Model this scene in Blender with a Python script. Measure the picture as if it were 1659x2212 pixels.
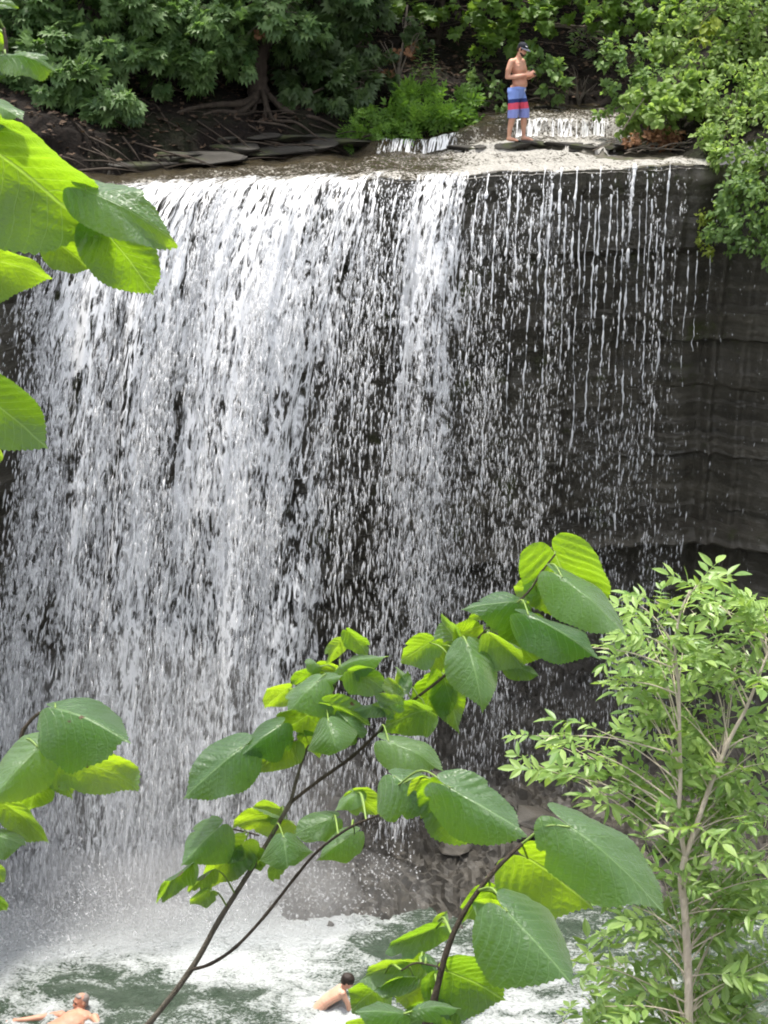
import bpy, bmesh, math, random
import numpy as np
from mathutils import Vector, Matrix, Quaternion

for _o in list(bpy.data.objects):
    bpy.data.objects.remove(_o)
scene = bpy.context.scene
COL = scene.collection
R = math.radians
random.seed(7)
RNG = np.random.default_rng(7)

# ------------------------------------------------------------------ camera
CAM_Z, PITCH, FPX = 13.3, 17.5, 3212.0          # metres above the pool, degrees down, focal length in 1659x2212 pixels
cam_data = bpy.data.cameras.new('camera')
cam_data.sensor_fit = 'VERTICAL'
cam_data.sensor_height = 24.0
cam_data.lens = 24.0 / 2 / (1106.0 / FPX)
cam_data.clip_start = 0.05
cam_data.clip_end = 600
cam = bpy.data.objects.new('camera', cam_data)
COL.objects.link(cam)
cam.location = (0, 0, CAM_Z)
cam.rotation_euler = (R(90 - PITCH), 0, 0)
scene.camera = cam

# ------------------------------------------------------------------ sky, sun, exposure
SUN = Vector((-0.09, 0.16, 0.98)).normalized()
world = bpy.data.worlds.new('World')
scene.world = world
world.use_nodes = True
wn = world.node_tree.nodes
sky = wn.new('ShaderNodeTexSky')
sky.sky_type = 'NISHITA'
sky.sun_disc = False
sky.sun_elevation = math.asin(SUN.z)
sky.sun_rotation = math.atan2(SUN.x, SUN.y)
sky.altitude = 200
sky.air_density = 1.0
sky.dust_density = 3.0
sky.ozone_density = 1.0
bg = wn['Background']
bg.inputs['Strength'].default_value = 0.15
hsv = wn.new('ShaderNodeHueSaturation')             # thin bright cloud: a paler sky than clear blue
hsv.inputs['Saturation'].default_value = 0.22
world.node_tree.links.new(sky.outputs[0], hsv.inputs['Color'])
world.node_tree.links.new(hsv.outputs[0], bg.inputs[0])
sun_data = bpy.data.lights.new('sun', 'SUN')
sun_data.energy = 2.2
sun_data.angle = R(4)
sun_data.color = (1.0, 0.95, 0.86)
sun = bpy.data.objects.new('sun', sun_data)
COL.objects.link(sun)
sun.rotation_euler = (-SUN).to_track_quat('-Z', 'Y').to_euler()
sun.location = SUN * 60
vs = scene.view_settings
vs.view_transform = 'Standard'
vs.look = 'None'
vs.gamma = 1
vs.exposure = 1.52
vs.use_curve_mapping = False
scene.cycles.max_bounces = 8
scene.cycles.diffuse_bounces = 3
scene.cycles.glossy_bounces = 3
scene.cycles.transmission_bounces = 4
scene.cycles.transparent_max_bounces = 24
scene.cycles.volume_bounces = 1
scene.cycles.filter_width = 1.9
scene.cycles.use_denoising = True
scene.cycles.use_adaptive_sampling = True
scene.cycles.adaptive_threshold = 0.03

# ------------------------------------------------------------------ helpers
_p = R(PITCH)
FWD = Vector((0, math.cos(_p), -math.sin(_p)))
UP = Vector((0, math.sin(_p), math.cos(_p)))
CAM = Vector((0, 0, CAM_Z))

def ray(px, py):
    return Vector((1, 0, 0)) * ((px - 829.5) / FPX) + UP * (-(py - 1106.0) / FPX) + FWD

def at_d(px, py, d):                              # point at axial depth d
    return CAM + ray(px, py) * d

def at_y(px, py, Y):                              # point at horizontal distance Y
    r = ray(px, py)
    return CAM + r * (Y / r.y)

def at_z(px, py, z):                              # point on the level z
    r = ray(px, py)
    return CAM + r * ((z - CAM_Z) / r.z)

def _hash(ix, iy, iz, seed):
    h = (ix * 374761393 + iy * 668265263 + iz * 2147483647 + seed * 1274126177) & 0xFFFFFFFF
    h = ((h ^ (h >> 13)) * 1274126177) & 0xFFFFFFFF
    h = ((h ^ (h >> 16)) * 2246822519) & 0xFFFFFFFF
    return ((h ^ (h >> 15)) & 0xFFFFFF) / float(0xFFFFFF)

def vnoise(x, y=0.0, z=0.0, seed=0):              # smooth value noise 0..1
    x, y, z = np.broadcast_arrays(np.asarray(x, float), np.asarray(y, float), np.asarray(z, float))
    xi, yi, zi = np.floor(x).astype(np.int64), np.floor(y).astype(np.int64), np.floor(z).astype(np.int64)
    fx, fy, fz = x - xi, y - yi, z - zi
    fx, fy, fz = fx * fx * (3 - 2 * fx), fy * fy * (3 - 2 * fy), fz * fz * (3 - 2 * fz)
    r = 0
    for dx in (0, 1):
        for dy in (0, 1):
            for dz in (0, 1):
                w = (fx if dx else 1 - fx) * (fy if dy else 1 - fy) * (fz if dz else 1 - fz)
                r = r + w * _hash(xi + dx, yi + dy, zi + dz, seed)
    return r

def fbm(x, y=0.0, z=0.0, seed=0, octaves=4):
    s, a, t, k = 0, 1.0, 0, 1.0
    for i in range(octaves):
        s = s + a * vnoise(np.asarray(x) * k, np.asarray(y) * k, np.asarray(z) * k, seed + i * 17)
        t += a; a *= 0.5; k *= 2.03
    return s / t

def sstep(a, b, x):
    t = np.clip((np.asarray(x, float) - a) / (b - a), 0, 1)
    return t * t * (3 - 2 * t)

def mesh_np(name, verts, faces, smooth=True, attrs=None, uv=None, mats=None):
    """mesh from arrays; faces is (n,3) or (n,4); attrs = {name: per-vertex floats}; uv = per-vertex (n,2)"""
    me = bpy.data.meshes.new(name)
    verts = np.asarray(verts, np.float32)
    faces = np.asarray(faces, np.int32)
    nv, nf, k = len(verts), len(faces), faces.shape[1]
    me.vertices.add(nv)
    me.vertices.foreach_set('co', verts.ravel())
    me.loops.add(nf * k)
    me.loops.foreach_set('vertex_index', faces.ravel())
    me.polygons.add(nf)
    me.polygons.foreach_set('loop_start', np.arange(nf, dtype=np.int32) * k)
    me.polygons.foreach_set('loop_total', np.full(nf, k, np.int32))
    me.update(calc_edges=True)
    me.polygons.foreach_set('use_smooth', np.full(nf, bool(smooth)))
    if attrs:
        for an, av in attrs.items():
            a = me.attributes.new(an, 'FLOAT', 'POINT')
            a.data.foreach_set('value', np.asarray(av, np.float32).ravel())
    if uv is not None:
        l = me.uv_layers.new(name='UVMap')
        l.data.foreach_set('uv', np.asarray(uv, np.float32)[faces.ravel()].ravel())
    me.validate()
    return me

def obj(name, me, mat=None, parent=None):
    o = bpy.data.objects.new(name, me)
    COL.objects.link(o)
    if mat is not None and me is not None and not me.materials:
        me.materials.append(mat)
    if parent is not None:
        o.parent = parent
    return o

def tag(o, label=None, cat=None, group=None, kind=None):
    if label: o['label'] = label
    if cat: o['category'] = cat
    if group: o['group'] = group
    if kind: o['kind'] = kind
    return o

def empty(name, loc=(0, 0, 0), rz=0.0):
    o = bpy.data.objects.new(name, None)
    COL.objects.link(o)
    o.location = loc
    o.rotation_euler = (0, 0, rz)
    o.empty_display_size = 0.1
    return o

def grid_faces(nu, nv, mask=None):
    i = np.arange((nu - 1) * (nv - 1))
    a = (i // (nv - 1)) * nv + i % (nv - 1)
    f = np.stack([a, a + nv, a + nv + 1, a + 1], 1)
    return f if mask is None else f[mask.ravel()]

def tube(pts, radii, sides=6, cap=True):
    """tapered tube through pts as (verts, quads)"""
    pts = [Vector(p) for p in pts]
    n = len(pts)
    vs_, fs = [], []
    prev = None
    for i, p in enumerate(pts):
        t = (pts[min(i + 1, n - 1)] - pts[max(i - 1, 0)])
        t = t.normalized() if t.length > 1e-9 else Vector((0, 0, 1))
        if prev is None:
            a = t.cross(Vector((0, 0, 1)) if abs(t.z) < 0.9 else Vector((1, 0, 0))).normalized()
        else:
            a = (prev - t * prev.dot(t)).normalized()
        prev = a
        b = t.cross(a)
        for k in range(sides):
            an = 2 * math.pi * k / sides
            vs_.append(p + (a * math.cos(an) + b * math.sin(an)) * radii[i])
    for i in range(n - 1):
        for k in range(sides):
            k2 = (k + 1) % sides
            fs.append((i * sides + k, i * sides + k2, (i + 1) * sides + k2, (i + 1) * sides + k))
    if cap:
        vs_.append(pts[-1]); c = len(vs_) - 1
        for k in range(sides):
            fs.append(((n - 1) * sides + k, (n - 1) * sides + (k + 1) % sides, c, c))
    return vs_, fs

def join_tubes(list_):
    V, F, o = [], [], 0
    for v, f in list_:
        V += [tuple(p) for p in v]
        F += [tuple(i + o for i in q) for q in f]
        o += len(v)
    return V, F

def pymesh(name, V, F, smooth=True):
    me = bpy.data.meshes.new(name)
    F2 = []
    for q in F:
        q2 = []
        for i in q:
            if i not in q2: q2.append(i)
        F2.append(q2)
    me.from_pydata([tuple(v) for v in V], [], F2)
    me.update()
    me.polygons.foreach_set('use_smooth', [smooth] * len(me.polygons))
    return me

def smooth_path(pts, n=4):
    """Catmull-Rom through pts"""
    P = [Vector(p) for p in pts]
    P = [P[0] * 2 - P[1]] + P + [P[-1] * 2 - P[-2]]
    out = []
    for i in range(1, len(P) - 2):
        for k in range(n):
            t = k / n
            out.append(0.5 * ((2 * P[i]) + (-P[i - 1] + P[i + 1]) * t + (2 * P[i - 1] - 5 * P[i] + 4 * P[i + 1] - P[i + 2]) * t * t
                              + (-P[i - 1] + 3 * P[i] - 3 * P[i + 1] + P[i + 2]) * t ** 3))
    out.append(P[-2])
    return out

# ------------------------------------------------------------------ materials
class NT:
    def __init__(self, name):
        self.m = bpy.data.materials.new(name)
        self.m.use_nodes = True
        self.t = self.m.node_tree
        self.t.nodes.clear()
        self.out = self.n('ShaderNodeOutputMaterial')
    def n(self, typ, **kw):
        nd = self.t.nodes.new(typ)
        for k, v in kw.items():
            if k.startswith('i_'):
                nd.inputs[k[2:].replace('_', ' ')].default_value = v
            else:
                setattr(nd, k, v)
        return nd
    def l(self, a, b):
        self.t.links.new(a, b)
    def coord(self, kind='Object', scale=(1, 1, 1), rot=(0, 0, 0)):
        c = self.n('ShaderNodeTexCoord'); m = self.n('ShaderNodeMapping')
        m.inputs['Scale'].default_value = scale
        m.inputs['Rotation'].default_value = rot
        self.l(c.outputs[kind], m.inputs[0])
        return m.outputs[0]
    def noise(self, vec, scale, detail=4, rough=0.55, dist=0.0):
        nd = self.n('ShaderNodeTexNoise')
        nd.inputs['Scale'].default_value = scale
        nd.inputs['Detail'].default_value = detail
        nd.inputs['Roughness'].default_value = rough
        nd.inputs['Distortion'].default_value = dist
        if vec is not None: self.l(vec, nd.inputs['Vector'])
        return nd.outputs['Fac']
    def voro(self, vec, scale, feature='F1', out='Distance'):
        nd = self.n('ShaderNodeTexVoronoi', feature=feature)
        nd.inputs['Scale'].default_value = scale
        if vec is not None: self.l(vec, nd.inputs['Vector'])
        return nd.outputs[out]
    def ramp(self, fac, stops, interp='LINEAR'):
        nd = self.n('ShaderNodeValToRGB')
        cr = nd.color_ramp; cr.interpolation = interp
        while len(cr.elements) < len(stops): cr.elements.new(0.5)
        for e, (p, c) in zip(cr.elements, stops):
            e.position = p
            e.color = (c, c, c, 1) if isinstance(c, (int, float)) else (*c, 1)
        self.l(fac, nd.inputs[0])
        return nd.outputs[0]
    def math(self, op, a, b=None, c=None, clamp=False):
        nd = self.n('ShaderNodeMath', operation=op); nd.use_clamp = clamp
        for i, v in enumerate((a, b, c)):
            if v is None: continue
            if isinstance(v, (int, float)): nd.inputs[i].default_value = v
            else: self.l(v, nd.inputs[i])
        return nd.outputs[0]
    def mix(self, fac, a, b, blend='MIX'):
        nd = self.n('ShaderNodeMix', data_type='RGBA', blend_type=blend)
        for i, v in ((0, fac), (6, a), (7, b)):
            if isinstance(v, (int, float)): nd.inputs[i].default_value = v
            elif isinstance(v, tuple): nd.inputs[i].default_value = (*v, 1)
            else: self.l(v, nd.inputs[i])
        return nd.outputs[2]
    def attr(self, name, out='Fac'):
        return self.n('ShaderNodeAttribute', attribute_name=name).outputs[out]
    def bump(self, h, strength=0.3, dist=0.02):
        nd = self.n('ShaderNodeBump')
        nd.inputs['Strength'].default_value = strength
        nd.inputs['Distance'].default_value = dist
        self.l(h, nd.inputs['Height'])
        return nd.outputs[0]
    def bsdf(self, color, rough=0.6, spec=0.5, normal=None, **kw):
        b = self.n('ShaderNodeBsdfPrincipled')
        for key, v in (('Base Color', color), ('Roughness', rough), ('Specular IOR Level', spec)):
            if isinstance(v, (int, float)): b.inputs[key].default_value = v
            elif isinstance(v, tuple): b.inputs[key].default_value = (*v, 1)
            else: self.l(v, b.inputs[key])
        if normal is not None: self.l(normal, b.inputs['Normal'])
        for k, v in kw.items():
            b.inputs[k.replace('_', ' ')].default_value = v
        return b.outputs[0]
    def mixs(self, fac, a, b):
        nd = self.n('ShaderNodeMixShader')
        if isinstance(fac, (int, float)): nd.inputs[0].default_value = fac
        else: self.l(fac, nd.inputs[0])
        self.l(a, nd.inputs[1]); self.l(b, nd.inputs[2])
        return nd.outputs[0]
    def done(self, surf):
        self.l(surf, self.out.inputs['Surface'])
        return self.m

def mat_rock(name, c0, c1, c2, wet=0.35, strata=6.0, moss=0.0):
    t = NT(name)
    v = t.coord('Object')
    vs_ = t.coord('Object', (0.35, 0.35, strata))
    n1 = t.noise(vs_, 1.0, 6, 0.65, 0.3)
    n2 = t.noise(v, 2.2, 5, 0.6)
    n3 = t.noise(v, 22, 4, 0.65)
    col = t.mix(t.ramp(n1, [(0.3, 0.0), (0.7, 1.0)]), c0, c1)
    col = t.mix(t.ramp(n2, [(0.45, 0.0), (0.75, 1.0)]), col, c2)
    col = t.mix(t.math('MULTIPLY', n3, 0.55), col, (0.015, 0.015, 0.014))
    if moss:
        mm = t.ramp(t.noise(v, 1.1, 5, 0.6), [(0.62 - moss * 0.2, 0.0), (0.74 - moss * 0.2, 1.0)])
        col = t.mix(mm, col, (0.045, 0.055, 0.012))
    h = t.math('ADD', t.math('MULTIPLY', n1, 0.7), t.math('MULTIPLY', n3, 0.35))
    rough = t.ramp(n2, [(0.3, wet), (0.7, min(1, wet + 0.4))])
    return t.done(t.bsdf(col, rough, 0.5, t.bump(h, 0.7, 0.06)))

M = {}
M['cliff'] = mat_rock('wet_shale', (0.030, 0.0275, 0.022), (0.135, 0.12, 0.09), (0.066, 0.058, 0.042), 0.34, 3.0, 0.15)
M['talus'] = mat_rock('broken_shale', (0.028, 0.025, 0.021), (0.10, 0.088, 0.07), (0.06, 0.051, 0.037), 0.45, 3.0)
M['ledge'] = mat_rock('river_ledge_rock', (0.035, 0.030, 0.021), (0.11, 0.093, 0.062), (0.055, 0.048, 0.022), 0.3, 9.0, 0.25)
M['slab'] = mat_rock('bank_slab_rock', (0.012, 0.010, 0.008), (0.045, 0.037, 0.027), (0.022, 0.019, 0.012), 0.6, 5.0, 0.2)

def mat_soil():
    t = NT('forest_soil')
    v = t.coord('Object')
    n1 = t.noise(v, 0.8, 5, 0.6); n2 = t.noise(v, 14, 5, 0.7)
    vc = t.voro(t.coord('Object', (1, 1, 1)), 17, 'F1', 'Color')
    col = t.mix(t.ramp(n2, [(0.35, 0.0), (0.7, 1.0)]), (0.004, 0.003, 0.0025), (0.020, 0.014, 0.010))
    col = t.mix(t.math('MULTIPLY', t.ramp(n1, [(0.5, 0.0), (0.75, 1.0)]), 0.5), col, (0.02, 0.035, 0.008))
    return t.done(t.bsdf(col, 0.9, 0.2, t.bump(t.math('ADD', n2, t.math('MULTIPLY', vc, 0.5)), 0.9, 0.08)))
M['soil'] = mat_soil()

def mat_bark(name, c0, c1, scale=9.0):
    t = NT(name)
    v = t.coord('Object', (1, 1, 0.16))
    n = t.noise(v, scale, 6, 0.7, 0.6); n2 = t.noise(t.coord('Object'), 3, 4)
    col = t.mix(t.ramp(n, [(0.3, 0.0), (0.7, 1.0)]), c0, c1)
    col = t.mix(t.math('MULTIPLY', n2, 0.4), col, (0.03, 0.028, 0.022))
    return t.done(t.bsdf(col, 0.85, 0.25, t.bump(n, 0.8, 0.03)))
M['cedar_bark'] = mat_bark('cedar_bark', (0.03, 0.022, 0.018), (0.10, 0.075, 0.058))
M['root_bark'] = mat_bark('root_bark', (0.025, 0.018, 0.014), (0.085, 0.065, 0.048))
M['dead_wood'] = mat_bark('dead_wood', (0.10, 0.085, 0.065), (0.25, 0.21, 0.17), 20)
M['linden_bark'] = mat_bark('linden_bark', (0.10, 0.085, 0.062), (0.22, 0.19, 0.15), 160)
M['dark_twig'] = mat_bark('dark_linden_bark', (0.045, 0.033, 0.024), (0.14, 0.108, 0.08), 160)
M['ash_bark'] = mat_bark('ash_bark', (0.58, 0.49, 0.37), (0.76, 0.67, 0.54), 60)

def mat_foliage(name, dark, light, trans, tw=0.35, rough=0.5, spec=0.35):
    t = NT(name)
    r = t.attr('rnd')
    col = t.mix(r, dark, light)
    tcol = t.mix(r, tuple(c * 0.75 for c in trans), trans)
    b = t.bsdf(col, rough, spec)
    tr = t.n('ShaderNodeBsdfTranslucent')
    t.l(tcol, tr.inputs[0])
    return t.done(t.mixs(tw, b, tr.outputs[0]))
M['cedar'] = mat_foliage('cedar_foliage', (0.042, 0.095, 0.032), (0.175, 0.275, 0.095), (0.20, 0.36, 0.07), 0.42)
M['cedar_shaded'] = mat_foliage('shaded_cedar_foliage', (0.022, 0.048, 0.014), (0.06, 0.10, 0.028), (0.08, 0.15, 0.03), 0.3)  # darker copy of the cedar foliage, with the shade put into its colour
M['maple'] = mat_foliage('maple_foliage', (0.055, 0.115, 0.02), (0.14, 0.235, 0.042), (0.28, 0.46, 0.05), 0.45)
M['shrub'] = mat_foliage('shrub_foliage', (0.10, 0.18, 0.042), (0.28, 0.38, 0.115), (0.40, 0.58, 0.11), 0.48)
M['shrub2'] = mat_foliage('dogwood_foliage', (0.06, 0.125, 0.034), (0.20, 0.30, 0.10), (0.30, 0.48, 0.08), 0.45)
M['fern'] = mat_foliage('bank_weed_foliage', (0.06, 0.14, 0.02), (0.15, 0.27, 0.04), (0.24, 0.46, 0.04), 0.42)
M['yellow'] = mat_foliage('yellow_green_foliage', (0.16, 0.23, 0.03), (0.30, 0.36, 0.05), (0.40, 0.5, 0.05), 0.42)
M['dead_leaf'] = mat_foliage('dead_brown_foliage', (0.13, 0.06, 0.03), (0.26, 0.14, 0.07), (0.3, 0.15, 0.06), 0.3, 0.8)
# ================================================================== terrain functions
def lipY(x):
    return np.interp(x, [-16, -11, -8, -6, -5.1, -4.5, -3, 0, 2.3, 4.4, 5.6, 6.6, 8, 11, 16],
                     [9, 14.5, 18.6, 21.6, 23.0, 24.2, 24.7, 24.9, 24.8, 25.1, 25.5, 24.9, 23.2, 19, 10]) \
        + 0.36 * (fbm(np.asarray(x) * 1.7, 3.0, 0, 5, 3) - 0.5) + 0.14 * (vnoise(np.asarray(x) * 7, 1.0, 0, 9) - 0.5)

def lipZ(x):
    return CAM_Z - np.interp(x, [-16, -6, -4, 0, 2.3, 5.5, 16], [2.3, 2.25, 2.2, 2.13, 2.0, 1.88, 1.8]) + 0.15 * (fbm(np.asarray(x) * 1.6, 4.0, 0, 6, 4) - 0.5)

def bankY(x):
    return np.interp(x, [-16, -7, -5, -2.2, 0, 1.0, 1.7, 2.2, 16], [16, 23.6, 25.3, 27.7, 28.8, 29.4, 30.6, 31.6, 33]) \
        + 0.35 * (fbm(np.asarray(x) * 1.1, 9.0, 0, 3, 3) - 0.5)

def rbankX(Y):
    return np.interp(Y, [10, 21, 25.4, 27.8, 30, 34, 60], [8.5, 6.2, 5.35, 4.85, 4.35, 4.5, 9]) + 0.3 * (fbm(np.asarray(Y) * 1.3, 5, 0, 4, 3) - 0.5)

def stepY1(x):
    return 27.25 + 0.8 * (fbm(np.asarray(x) * 1.4, 2.0, 0, 21, 4) - 0.5) + 0.12 * (vnoise(np.asarray(x) * 9, 2.0, 0, 23) - .5) - 0.25 * sstep(3.2, 4.6, x)

def stepY2(x):
    return 28.35 + 0.45 * (fbm(np.asarray(x) * 1.2, 7.0, 0, 22, 3) - 0.5) + 0.3 * sstep(2.0, 4, x)

def riverZ(x, Y):
    e = np.maximum(Y - lipY(x), 0)
    z = lipZ(x) + 0.045 * np.minimum(e, 12)
    z = z + 0.14 * sstep(0.9, 2.0, x) * sstep(-0.10, 0.05, Y - stepY1(x))
    z = z + (0.20 + 0.08 * sstep(1.5, 3, x)) * sstep(-0.8, 0.0, x) * sstep(-0.12 - 0.35 * 0, 0.06, Y - stepY2(x))
    return z

def topZ(x, Y):
    rz = riverZ(x, Y)
    eL = Y - bankY(x)
    eR = x - rbankX(Y)
    eB = Y - 32.5
    eq = (eL + 0.5 * (fbm(np.asarray(x) * 1.5, np.asarray(Y) * 2.2, 0, 33, 3) - 0.5)) * 4.0
    L = 0.55 * np.clip(0.25 * (np.floor(eq) + sstep(0.55, 1.0, eq - np.floor(eq))) / 0.6, 0, 1) + 0.26 * np.maximum(eL - 0.3, 0) + 0.022 * np.maximum(eL - 0.3, 0) ** 2
    Rr = 0.22 * sstep(0, 0.4, eR) + 0.5 * np.maximum(eR - 0.25, 0)
    B = 0.55 * np.maximum(eB, 0)
    rise = np.maximum(np.maximum(L, Rr), B)
    nz = fbm(np.asarray(x) * 0.9, np.asarray(Y) * 0.9, 0, 31, 4) - 0.5
    rise = np.minimum(rise, 9 + 0.05 * rise)
    return rz + rise + nz * 0.5 * sstep(0.05, 0.6, rise)

# ---- river bed and hillside from one grid
def build_top():
    xs = np.concatenate([np.linspace(-30, -6.6, 50), np.linspace(-6.5, 7.5, 300), np.linspace(7.7, 30, 50)])
    ts = np.concatenate([np.linspace(0, 8, 230), np.linspace(8.1, 45, 120)])
    X, T = np.meshgrid(xs, ts, indexing='ij')
    Y = lipY(X) + T
    Z = topZ(X, Y)
    rock = fbm(X * 2.5, Y * 2.5, 0, 41, 4) - 0.5
    lay = np.floor((fbm(X * 0.8, Y * 0.8, 0, 42, 3) + 0.03 * Y) * 14) / 14.0
    inriver = (Y < bankY(X)) & (X < rbankX(Y)) & (Y < 33)
    Z = np.where(inriver, Z + rock * 0.05 + (lay % 0.14) * 0.25 - 0.04, Z + (fbm(X * 4, Y * 4, 0, 43, 3) - .5) * 0.09)
    V = np.stack([X, Y, Z], -1).reshape(-1, 3)
    cm = inriver[:-1, :-1] | inriver[1:, 1:]
    f = grid_faces(len(xs), len(ts))
    def sub(mask):
        ff = f[mask.ravel()]
        used, inv = np.unique(ff, return_inverse=True)
        return V[used], inv.reshape(-1, 4)
    v1, f1 = sub(cm)
    o = obj('river_bed', mesh_np('river_bed', v1, f1[:, ::-1]), M['ledge'])
    tag(o, 'brown stepped rock ledges of the river bed above the falls', kind='structure')
    v2, f2 = sub(~cm)
    o = obj('hillside', mesh_np('hillside', v2, f2[:, ::-1]), M['soil'])
    tag(o, 'dark shaded forest slope rising behind the river', kind='structure')
build_top()

# ---- cliff face
def wall_recess(dz, x):
    r = np.interp(dz, [0, 0.3, 0.5, 1.35, 1.5, 2.2, 3.2, 6.5, 8.6, 9.6, 11, 13],
                  [0, 0.02, 0.14, 0.20, 0.55, 0.70, 1.05, 1.35, 1.2, 0.75, 0.15, -0.4])
    return r * (1 - 0.45 * sstep(3.5, 6.5, x)) * (1 - 0.5 * sstep(-4.5, -7, x))

_lr = np.random.default_rng(99)
_th = np.concatenate([_lr.uniform(0.10, 0.75, 60)])
_zb = np.cumsum(_th)
_lo = _lr.uniform(-1, 1, len(_zb))
# a few beds stand proud as pale ledges
def build_cliff():
    xs = np.concatenate([np.linspace(-16, -6.9, 36), np.linspace(-6.8, 8.2, 430), np.linspace(8.3, 16, 36)])
    nz = 420
    k = np.linspace(0, 1, nz)
    X, K = np.meshgrid(xs, k, indexing='ij')
    ZT = lipZ(X) - 0.03
    Z = ZT + (-1.0 - ZT) * K
    dz = ZT - Z
    d2 = dz + 0.055 * (X - 2) + 0.25 * (fbm(X * 0.35, Z * 0.2, 0, 51, 3) - 0.5)
    idx = np.clip(np.searchsorted(_zb, d2.ravel() + 1.5).reshape(d2.shape), 0, len(_zb) - 1)
    z0 = np.concatenate([[0], _zb])[idx]; f = np.clip((d2 + 1.5 - z0) / _th[idx], 0, 1)
    nxt = _lo[np.clip(idx + 1, 0, len(_lo) - 1)]
    lay = _lo[idx] + (nxt - _lo[idx]) * sstep(0.75, 1.0, f) + 0.7 * f * (1 - sstep(0.8, 1.0, f))     # each bed recedes downwards, then the next one juts out
    off = 0.075 * lay * (0.3 + 1.4 * fbm(X * 0.6, 0.0, idx * 3.7, 54, 3)) + 0.30 * (fbm(X * 0.5, 0.0, Z * 0.35, 52, 4) - 0.5) + 0.05 * (fbm(X * 1.6, 0.0, Z * 5, 55, 3) - 0.5) + 0.035 * (fbm(X * 6, 0.0, Z * 9, 53, 3) - 0.5)
    jf = X * (0.35 + 0.5 * _hash(idx, 0 * idx, 0 * idx, 3)) + 7 * _hash(idx, 0 * idx, 0 * idx, 4) + 0.10 * (fbm(X * 2, 0.0, Z * 6, 57, 2) - .5)
    off = off + 0.03 * sstep(0.022, 0.0, np.abs(jf - np.floor(jf) - .5)) * (_hash(np.floor(jf).astype(np.int64), idx, 0 * idx, 8) > .35)
    off = off * sstep(0.0, 0.25, dz)
    off = off - 0.40 * sstep(0.05, 0.0, np.abs(d2 - 6.95) - 0.16) + 0.32 * sstep(0.25, 0.0, np.abs(d2 - 7.45) - 0.2) - 0.20 * sstep(0.05, 0.0, np.abs(d2 - 2.95) - 0.24) - 0.1 * sstep(0.06, 0, np.abs(d2 - 5.3) - 0.07)
    Y = lipY(X) + wall_recess(dz, X) + off
    V = np.stack([X, Y, Z], -1).reshape(-1, 3)
    o = obj('cliff', mesh_np('cliff', V, grid_faces(len(xs), nz), smooth=False), M['cliff'])
    tag(o, 'dark layered shale cliff behind the falling water', kind='structure')
build_cliff()

# ---- broken rock slope at the foot of the cliff
def talusZ(x, Y):
    w = lipY(x) + 0.9
    d = w - Y
    top = 2.35 * sstep(-3.2, -1.4, x) + 0.35 * sstep(4, 8, x)
    z = top * (1 - d / 5.0)
    z = z - 0.55 * sstep(-1.2, -3.0, x)
    n = fbm(x * 1.1, Y * 1.1, 0, 61, 4) - 0.5
    c = np.floor(fbm(x * 1.6 + 0.4 * Y, Y * 1.6, 0, 62, 3) * 9) / 9 - 0.5
    sl = fbm(x * 2.4 + 0.9 * Y, Y * 1.2 - 0.4 * x, 0, 64, 2) * 7
    c2 = (sl - np.floor(sl))                     # tilted plates with broken edges
    return z + 0.6 * n + 0.40 * c + 0.10 * c2 + 0.22 * (fbm(x * 4, Y * 4, 0, 63, 4) - 0.5)

def build_talus():
    xs = np.linspace(-4.5, 12, 260)
    ds = np.linspace(-0.6, 5.4, 130)
    X, D = np.meshgrid(xs, ds, indexing='ij')
    Y = lipY(X) + 0.9 - D
    Z = talusZ(X, Y)
    V = np.stack([X, Y, Z], -1).reshape(-1, 3)
    o = obj('rock_slope', mesh_np('rock_slope', V, grid_faces(len(xs), len(ds)), smooth=False), M['talus'])
    tag(o, 'grey brown slope of broken shale under the cliff', kind='structure')
build_talus()

# ---- pool
FALLX = np.array([-7.2, -6.4, -4, -2, 0, 1.2, 2.5, 5])
FALLY = np.array([19.0, 20.2, 20.9, 21.2, 21.6, 22.0, 22.6, 23.6])
def impactY(x):
    return np.interp(x, FALLX, FALLY)

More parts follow.
